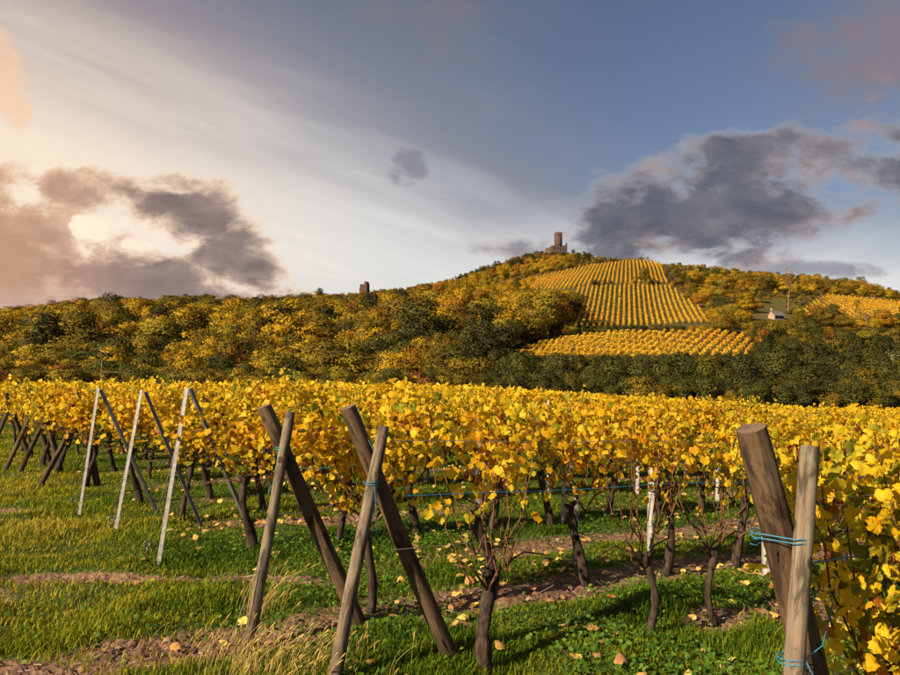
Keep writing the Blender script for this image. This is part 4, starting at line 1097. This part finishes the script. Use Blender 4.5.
for q in np.argsort(trng.random(cand)):
    if not ok[q] or infield[q]: continue
    px, py, d = cpx[q], cpy[q], cd[q]
    kd, zone = choose(px, py, d)
    H = KINDS[kd][4] * trng.uniform(.72, 1.2) * (1.0 if px > 575 or d < 118 else 1.4 if d < 170 else 2.0 if d < 330 else 1.6 if px < 340 else 1.0)
    lim = (py - (np.interp(px, SKY_PX, SKY_PY) + (trng.uniform(-2, 5) if px > 330 or trng.random() > .35 else trng.uniform(-9, 0)))) * d / FPX
    if 492 < px < 762 and d < 172: lim = min(lim, max(py - 361 + 6 * (px < 530), 0) * d / FPX + (1.3 if py > 357 else 0))
    if 566 < px < 716 and 172 < d < 242: lim = min(lim, (py - 327) * d / FPX + .6)
    if 470 < px < 578 and 195 < d < 330: lim = min(lim, (py - 289.5) * d / FPX)
    if (750 < px < 796 and d < 262) or (796 <= px < 832 and d < 222): lim = min(lim, (py - 320) * d / FPX)
    if 758 < px < 832 and 296 < py < 322:
        if px < 786 and py > 300: continue
        kd = (11, 14, 14, 12)[int(trng.integers(4))]; H = trng.uniform(1.2, 2.6)
    if 815 < px and d < 225: lim = min(lim, (py - 327) * d / FPX)
    if abs(px - 557) < 13 and d < 640: lim = min(lim, (py - 252) * d / FPX)
    if abs(px - 364) < 8 and d < 420: lim = min(lim, (py - 292) * d / FPX)
    if d < 100: H = min(H, 4.2)
    H = min(H, lim)
    if H < 1.1: continue
    if H < 3.2 and KINDS[kd][4] > 4: kd = {0: 11, 1: 11, 2: 11, 5: 11, 3: 14, 4: 14, 8: 14, 6: 13, 10: 13, 7: 12, 9: 11}.get(kd, kd)
    sep_ = max(1.1, H * .40 * (1.0 if d < 240 else 1.15)); cell = (int(cx_[q] // 6), int(cy_[q] // 6)); clash = False
    for gx_ in (-1, 0, 1):
        for gy_ in (-1, 0, 1):
            for (x2, y2, s2_) in grid.get((cell[0] + gx_, cell[1] + gy_), ()):
                if (x2 - cx_[q]) ** 2 + (y2 - cy_[q]) ** 2 < (.5 * (sep_ + s2_)) ** 2: clash = True; break
            if clash: break
        if clash: break
    if clash: continue
    hx, hy, _ = 0, 0, 0
    grid.setdefault(cell, []).append((cx_[q], cy_[q], sep_))
    placed.append((H / d, kd, H, cx_[q], cy_[q], cz_[q], zone, px, py))
placed.sort(key=lambda t: -t[0] * (1.0 if -20 < t[7] < 920 else .2))
print('hill trees', len(placed))
FIRST = {}
near = placed[:300]; nxy = np.array([(t[3], t[4]) for t in near])
def tree_label(q):
    # size against its own kind, and the colour of the tree it stands next to
    t = near[q]; kd = t[1]; rel = t[2] / KINDS[kd][4]; d2 = ((nxy - nxy[q]) ** 2).sum(1); d2[q] = 1e9; nb = near[int(np.argmin(d2))]
    sz = 'small' if rel < .8 else ('large' if rel > 1.35 else '')
    words = KINDS[kd][1]; words = words[5:] if words.startswith('tall ') else words[4:] if words.startswith('low ') else words
    nbw = {'lime': 'yellow-green', 'dark': 'dark-green', 'grey': 'grey-green', 'golden': 'golden'}.get(KINDS[nb[1]][0].split('_')[0], KINDS[nb[1]][0].split('_')[0])
    return ' '.join(f"{sz} {words} {t[6]}, beside a {nbw} one".split())
for ti_, t in enumerate(near):
    _, kd, H, x, y, z, zone, px, py = t; v = int(trng.integers(NV)); nm, words, fm, args, bh = KINDS[kd]
    root = thing(nm, tree_label(ti_), 'shrub' if 'shrub' in nm else 'tree', (x, y, z - .1), trng.uniform(0, 6.28), 'trees and shrubs on the hillside')
    s_ = H / bh; wd_ = s_ * trng.uniform(1.0, 1.5); root.scale = (wd_, wd_, s_)
    obj('trunk', TTR[kd], None, root); c = obj('crown', CROWNS[kd][v], None, root); FIRST.setdefault((kd, v), c)
rest = placed[300:]
seen = [k_ for k_ in FIRST]
rest_kd = []
for t in rest:
    c_ = [k_ for k_ in seen if k_[0] == t[1]] or [k_ for k_ in seen if KINDS[k_[0]][2] is KINDS[t[1]][2]] or seen
    rest_kd.append(seen.index(c_[int(trng.integers(len(c_)))]))
me = bpy.data.meshes.new('distant_woodland'); me.vertices.add(len(rest))
me.vertices.foreach_set('co', np.array([(t[3], t[4], t[5] - .1) for t in rest], np.float32).ravel())
def pa(nm, typ, key, arr): a = me.attributes.new(nm, typ, 'POINT'); a.data.foreach_set(key, np.asarray(arr).ravel())
hs = np.array([t[2] / KINDS[seen[k_][0]][4] for t, k_ in zip(rest, rest_kd)]); ww = hs * trng.uniform(1.1, 1.6, len(rest))
pa('kd', 'INT', 'value', np.array(rest_kd, np.int32)); pa('sc', 'FLOAT_VECTOR', 'vector', np.column_stack([ww, ww, hs]).astype(np.float32))
pa('rt', 'FLOAT_VECTOR', 'vector', np.column_stack([hs * 0, hs * 0, trng.uniform(0, 6.28, len(rest))]).astype(np.float32))
wood = obj('distant_woodland', me, None, kind='stuff', label='mixed autumn woodland covering the hillside', category='woodland')
ng = bpy.data.node_groups.new('woodland', 'GeometryNodeTree')
ng.interface.new_socket('Geometry', in_out='INPUT', socket_type='NodeSocketGeometry'); ng.interface.new_socket('Geometry', in_out='OUTPUT', socket_type='NodeSocketGeometry')
gi, go = ng.nodes.new('NodeGroupInput'), ng.nodes.new('NodeGroupOutput'); jn = ng.nodes.new('GeometryNodeJoinGeometry')
def named(nm, dt): n_ = ng.nodes.new('GeometryNodeInputNamedAttribute'); n_.data_type = dt; n_.inputs[0].default_value = nm; return n_.outputs[0]
a_kd, a_sc, a_rt = named('kd', 'INT'), named('sc', 'FLOAT_VECTOR'), named('rt', 'FLOAT_VECTOR')
for i_, key in enumerate(seen):
    oi = ng.nodes.new('GeometryNodeObjectInfo'); oi.inputs[0].default_value = FIRST[key]; oi.inputs['As Instance'].default_value = True
    cm = ng.nodes.new('FunctionNodeCompare'); cm.data_type = 'INT'; cm.operation = 'EQUAL'; ng.links.new(a_kd, cm.inputs[2]); cm.inputs[3].default_value = i_
    ip = ng.nodes.new('GeometryNodeInstanceOnPoints'); ng.links.new(gi.outputs[0], ip.inputs['Points']); ng.links.new(cm.outputs[0], ip.inputs['Selection'])
    ng.links.new(oi.outputs['Geometry'], ip.inputs['Instance']); ng.links.new(a_rt, ip.inputs['Rotation']); ng.links.new(a_sc, ip.inputs['Scale'])
    ng.links.new(ip.outputs[0], jn.inputs[0])
ng.links.new(jn.outputs[0], go.inputs[0])
md = wood.modifiers.new('woodland', 'NODES'); md.node_group = ng

# ------------------------------------------------------------------ hillside vine rows
def hill_point(px, py, dlo, dhi):
    """where the sight line of a pixel meets the slope between two depths"""
    dd = np.linspace(dlo, dhi, 400); d = ray(px, py); P = EYE + d[None] * (dd / d[1])[:, None]
    k_ = np.argmin(np.abs(P[:, 2] - ground(P[:, 0], P[:, 1]))); p = P[k_]; return np.array([p[0], p[1], float(ground(p[0], p[1]))])
def hill_rows(key, a_deg, p0, spacing, count, ref, s_range, words, height=1.6, dens=15, base_tone=.45):
    """parallel rows on the slope, clipped to the outline of their field"""
    a = R(a_deg); dirv = np.array([math.sin(a), math.cos(a)]); nv = np.array([math.cos(a), -math.sin(a)]); made = 0; lo, hi = FIELD_DEPTH[key]
    for q in range(count):
        s = np.arange(*s_range, .5); x = p0[0] + nv[0] * q * spacing + dirv[0] * s; y = p0[1] + nv[1] * q * spacing + dirv[1] * s; z = ground(x, y)
        px, py, _ = project(np.column_stack([x, y, z])); okk = inside(FIELDS[key], px, py) & (y > lo) & (y < hi)
        if okk.sum() < 8: continue
        ss = s[okk]; gaps = trng.random(4) * (ss[-1] - ss[0]) + ss[0]
        N = int(len(ss) * .5 * dens * 1.0); u_ = trng.choice(ss, N) + trng.uniform(-.25, .25, N)
        thin = np.min(np.abs(u_[:, None] - gaps[None]), 1) > trng.uniform(.2, .9); u_ = u_[thin]; N = len(u_)
        xx = p0[0] + nv[0] * q * spacing + dirv[0] * u_ + trng.normal(0, .17, N); yy = p0[1] + nv[1] * q * spacing + dirv[1] * u_ + trng.normal(0, .17, N)
        hh = height * (.85 + .18 * np.sin(u_ * .9 + q)) ; P = np.column_stack([xx, yy, ground(xx, yy) + .35 + (hh - .35) * trng.beta(1.5, 1.0, N)])
        nrm = unit(trng.normal(0, 1, (N, 3)) + (0, -.4, .4)); tip = unit(np.cross(nrm, trng.normal(0, 1, (N, 3)))); ax = np.cross(tip, nrm)
        o3 = np.array([x[okk][0], y[okk][0], z[okk][0]])
        tv = np.array([(-.5, 0, 0), (.1, -.45, .1), (.55, .1, 0), (.0, .6, -.1)])
        v_, f_ = scatter(tv, np.array([(0, 1, 2, 3)]), P - o3, ax, tip, nrm, trng.uniform(.18, .36, N))
        root = thing('vine_row', f'{ordinal(made)} golden vine row from the {ref} of the {words}', 'vine row', o3, 0, f'vine rows of the {words}')
        m_ = make_mesh('foliage', v_, f_, np.clip(trng.normal(base_tone, .14, N) + .12 * wob(xx, yy, .12, 71), .02, .98)); m_.materials.append(M_HILLROW); obj('foliage', m_, None, root, kind='stuff')
        b = MB()
        for e in np.arange(0, len(ss), 14):
            xe, ye = x[okk][e], y[okk][e]; b.tube([(xe - o3[0], ye - o3[1], z[okk][e] - o3[2] - .2), (xe - o3[0], ye - o3[1], z[okk][e] - o3[2] + height + .1)], .045, 4)
        m_ = b.mesh('stakes'); m_.materials.append(M_WOODDARK); obj('stakes', m_, None, root, kind='stuff')
        made += 1
    print(key, 'rows', made)
pm = hill_point(560, 326, 225, 250)
hill_rows('middle', 14.5, pm, 1.95, 40, 'copse side', (-20, 110), 'middle hill vineyard', 1.6, 30)
pt = hill_point(484, 287, 300, 330)
hill_rows('top', 14.5, pt + (-30, 0, 0), 2.05, 60, 'knoll side', (-40, 170), 'topmost hill vineyard', 1.6, 26, .5)
pl = hill_point(500, 357, 140, 160)
hill_rows('low', 27.5, pl + (-20, -4, 0), 1.9, 50, 'copse side', (-15, 75), 'lowest hill vineyard', 1.6, 34, .42)
pe = hill_point(800, 326, 190, 280)
hill_rows('east', 20, pe + (-8, -15, 0), 2.6, 48, 'house side', (-40, 220), 'vineyard on the right shoulder', 1.7, 16, .5)

# ------------------------------------------------------------------ castle, ruin, house
def stone_mat(name, c0, c1, c2, sc_=1.3):
    m, T = new_mat(name)
    co = coords(T); br = T.new('ShaderNodeTexBrick'); br.inputs['Scale'].default_value = sc_; br.inputs['Mortar Size'].default_value = .03
    mp = T.new('ShaderNodeMapping'); mp.inputs['Rotation'].default_value = (R(90), 0, 0); T.t.links.new(co, mp.inputs[0]); T.t.links.new(mp.outputs[0], br.inputs['Vector'])
    br.inputs['Color1'].default_value = c0 + (1,); br.inputs['Color2'].default_value = c1 + (1,); br.inputs['Mortar'].default_value = c2 + (1,)
    no = T.noise(co, .5, 5.0, .65); c = T.mix(T.sstep(.4, .7, no) * .6, E(T, br.outputs['Color']), c2)
    finish(T, principled(T, c, .95, no, .4, .1)); return m
M_STONE = stone_mat('red_sandstone', (.075, .042, .035), (.10, .056, .046), (.055, .04, .036))
M_STONE2 = stone_mat('weathered_sandstone', (.085, .055, .048), (.11, .072, .063), (.065, .047, .042), .9)
M_DARKHOLE = plain('dark_opening', (.012, .011, .012), .9)
def poly_wall(outline, thick):
    """an upright slab of the given (x, z) outline, thick in y, fan of quads side to side"""
    o = np.array(outline, float); n = len(o); V = np.vstack([np.column_stack([o[:, 0], np.full(n, -thick / 2), o[:, 1]]), np.column_stack([o[:, 0], np.full(n, thick / 2), o[:, 1]])])
    me = bpy.data.meshes.new('wall'); faces = [tuple(range(n)), tuple(range(2 * n - 1, n - 1, -1))] + [(q, n + q, n + (q + 1) % n, (q + 1) % n) for q in range(n)]
    me.from_pydata([tuple(v) for v in V], [], faces); me.update(); return me
cp_ = hill_point(557, 252, 575, 660); cd_ = cp_[1]; m_px = cd_ / FPX
cs = thing('castle', 'ruined sandstone castle with a square keep on the wooded hilltop', 'castle', cp_ + (0, 0, -2.0), R(12))
K = m_px   # metres per photo pixel there
tw = 6.2 * K; th_ = 25.5 * K
b = MB().box((0, 1.5, th_ / 2), (tw, tw * .95, th_)); m_ = b.mesh('keep'); m_.materials.append(M_STONE)
kp = obj('keep', m_, None, cs); kp.location = (2.2 * K, 0, 0)
for sx in (-1, 0, 1):
    for sy in (-1, 1):
        m_ = MB().box((sx * tw * .38, 1.5 + sy * tw * .40, th_ + .45), (tw * .22, tw * .14, 1.0)).mesh('merlon'); m_.materials.append(M_STONE); obj('merlon', m_, None, kp)
for (wx, wz) in ((-.1, .9), (.25, .72)):
    m_ = MB().box((wx * tw, 1.5 - tw * .476, th_ * wz), (.5, .12, 1.3)).mesh('window'); m_.materials.append(M_DARKHOLE); obj('window', m_, None, kp)
def cwall(out, thick, loc, rz, nm='wall', mat=M_STONE2):
    me = poly_wall([(a * K, c * K) for a, c in out], thick); me.materials.append(mat); o = obj(nm, me, None, cs); o.location = loc; o.rotation_euler = (0, 0, rz); return o
w1 = cwall([(-8.5, 0), (8, 0), (8, 13.5), (7.2, 14.5), (6.6, 12.2), (5.6, 11.2), (4.5, 11.8), (2, 9.8), (-1, 10.2), (-2.4, 12.4), (-3.6, 13.6), (-4.6, 11.8), (-6.5, 11), (-7.4, 10.2), (-8.1, 11.2), (-8.5, 10.8)], 1.6, (0, -6.0, 0), 0)
cwall([(-8, 0), (8, 0), (8, 10), (5, 11.4), (1, 9.4), (-4, 10.6), (-8, 10)], 1.6, (-8.3 * K, 1.5, 0), R(92))
cwall([(-8, 0), (8, 0), (8, 12.5), (4, 11.4), (0, 10.4), (-5, 11.6), (-8, 13)], 1.6, (7.9 * K, 1.5, 0), R(88))
for wx, wz in ((-5.2, 8.2), (-2.6, 8.6), (.6, 7.6), (4.4, 8.4)):
    m_ = MB().box((wx * K, -.83, wz * K), (.7, .1, 1.5)).mesh('window'); m_.materials.append(M_DARKHOLE); obj('window', m_, None, w1)
rp = hill_point(364, 298, 380, 450); K = rp[1] / FPX
ru = thing('tower_ruin', 'small broken stone tower stump among the ridge trees', 'ruin', rp + (0, 0, -2.5), R(-10))
for nm, out, th2, loc, rz in (('wall', [(-3.8, 0), (3.9, 0), (3.9, 19.6), (3.2, 21.6), (2.2, 22.2), (1.2, 20.8), (.8, 18.6), (-.6, 19.2), (-2.2, 18.8), (-3.2, 19.4), (-3.5, 15.5), (-3.9, 14.5)], 1.2, (0, -1.6, 0), 0), ('wall', [(-3, 0), (3, 0), (3, 19), (1, 21.4), (-1, 22), (-3, 19.4)], 1.1, (3.3 * K, 1.0, 0), R(86)), ('wall', [(-3, 0), (3, 0), (2.4, 12), (0, 15), (-2.6, 14)], 1.1, (-3.3 * K, 1.0, 0), R(94))):
    me = poly_wall([(a * K, c * K) for a, c in out], th2); me.materials.append(M_STONE); o = obj(nm, me, None, ru); o.location = loc; o.rotation_euler = (0, 0, rz)
# house half hidden by the trees under the right shoulder
M_PLASTER = plain('cream_plaster', (.30, .22, .16), .9, 2.0, .12); M_TILE = plain('grey_roof', (.13, .125, .13), .8, 1.5, .3); M_PLASTER2 = plain('grey_plaster', (.15, .15, .16), .9, 2.0, .15)
hp = hill_point(776, 319, 205, 260); K = hp[1] / FPX
hs_ = thing('hillside_house', 'small grey-roofed house with a sunlit cream gable among golden trees', 'house', hp + (0, 0, -.3), R(24))
Lh, Wh, Eh, Rh = 13 * K, 8 * K, 4.5 * K, 8.5 * K
def tri_house():
    x, y = Lh / 2, Wh / 2
    V = [(-x, -y, -1), (x, -y, -1), (x, y, -1), (-x, y, -1), (-x, -y, Eh), (x, -y, Eh), (x, y, Eh), (-x, y, Eh), (-x, 0, Rh), (x, 0, Rh)]
    me = bpy.data.meshes.new('wall'); me.from_pydata(V, [], [(0, 1, 5, 4), (1, 2, 6, 9, 5), (2, 3, 7, 6), (3, 0, 4, 8, 7)]); me.materials.append(M_PLASTER2); me.materials.append(M_PLASTER)
    me.polygons[3].material_index = 1; me.polygons[1].material_index = 1; me.update(); return me
obj('wall', tri_house(), None, hs_)
for sy in (-1, 1):
    x, y = Lh / 2 + .35, Wh / 2 + .4; ez = Eh - .4 * (Rh - Eh) / (Wh / 2)
    V = [(-x, sy * y, ez), (x, sy * y, ez), (x, 0, Rh + .05), (-x, 0, Rh + .05)]; V += [(a, b_, c + .18) for a, b_, c in V]
    me = bpy.data.meshes.new('roof_slope'); me.from_pydata(V, [], [(0, 1, 2, 3), (7, 6, 5, 4), (0, 4, 5, 1), (1, 5, 6, 2), (2, 6, 7, 3), (3, 7, 4, 0)]); me.materials.append(M_TILE); obj('roof_slope', me, None, hs_)
for wx in (-.3, .05, .32):
    m_ = MB().box((wx * Lh, -Wh / 2 - .02, Eh * .58), (.9, .08, 1.1)).mesh('window'); m_.materials.append(M_DARKHOLE); obj('window', m_, None, hs_)
m_ = MB().box((-Lh * .3, .6, Rh + .4), (.6, .6, 1.5)).mesh('chimney'); m_.materials.append(M_PLASTER); obj('chimney', m_, None, hs_)
# bare pale trees on the right slope
for q, (px, py, hpx, lo, hi, words) in enumerate([(893, 400, 42, 104, 135, 'tall bare pale-trunked tree rising from the dark thicket'), (788, 312, 46, 215, 300, 'slender pale-trunked tree with a thin orange crown beside the house'), (823, 314, 26, 230, 300, 'bare grey-trunked tree standing right of the house'), (834, 317, 24, 225, 300, 'twin bare pale saplings at the vineyard edge'), (858, 328, 30, 200, 260, 'leaning bare sapling below the right shoulder vineyard'), (868, 345, 36, 170, 220, 'thin pale dead tree on the slope under the right vineyard'), (843, 384, 24, 130, 160, 'small bare pale tree low in the dark thicket')]):
    p = hill_point(px, py, lo, hi); H = hpx * p[1] / FPX
    root = thing('bare_tree', words, 'tree', p + (0, 0, -.1), trng.uniform(0, 6.28), 'bare pale trees on the right slope')
    obj('trunk', tree_trunk(1500 + q, H, M_PALEBARK, H * .022, H * .05, 9, .92), None, root)
    if q in (1, 2, 4): obj('crown', crown_mesh('crown', F_ORANGE if q == 1 else F_OLIVE, 1600 + q, H=H, Wd=H * .26, lobes=9, leaves=260, low=.45, leaf=.32), None, root)
# pole among the far rows, marker on the crest
pp = np.array([ray(101, 385)[0] / ray(101, 385)[1] * 62, 62.0]); pz = float(ground(*pp)); root = thing('utility_pole', 'slim grey pole with a crossarm rising above the yellow rows', 'pole', (pp[0], pp[1], pz), 0)
topz = EYE[2] + 62 * (388 - 360) / 700 - pz
m_ = MB().tube([(0, 0, -.3), (0, 0, topz)], [.06, .04], 8).mesh('shaft'); m_.materials.append(M_WOOD); obj('shaft', m_, None, root)
m_ = MB().tube([(0, 0, topz - 1.0), (1.6, 0, topz - 1.12), (3.3, 0, topz - 1.15)], [.016, .016, .014], 6).mesh('arm'); m_.materials.append(M_STEEL); obj('arm', m_, None, root)
mp_ = hill_point(648, 262, 385, 470); root = thing('marker_post', 'thin dark marker post with a short board on the crest above the vineyards', 'post', mp_, 0)
m_ = MB().tube([(0, 0, -.3), (0, 0, 3.4)], .10, 6).mesh('shaft'); m_.materials.append(M_WOODDARK); obj('shaft', m_, None, root)
m_ = MB().box((-.15, -.12, 2.9), (.9, .08, 1.1)).mesh('board'); m_.materials.append(M_WOODDARK); obj('board', m_, None, root)
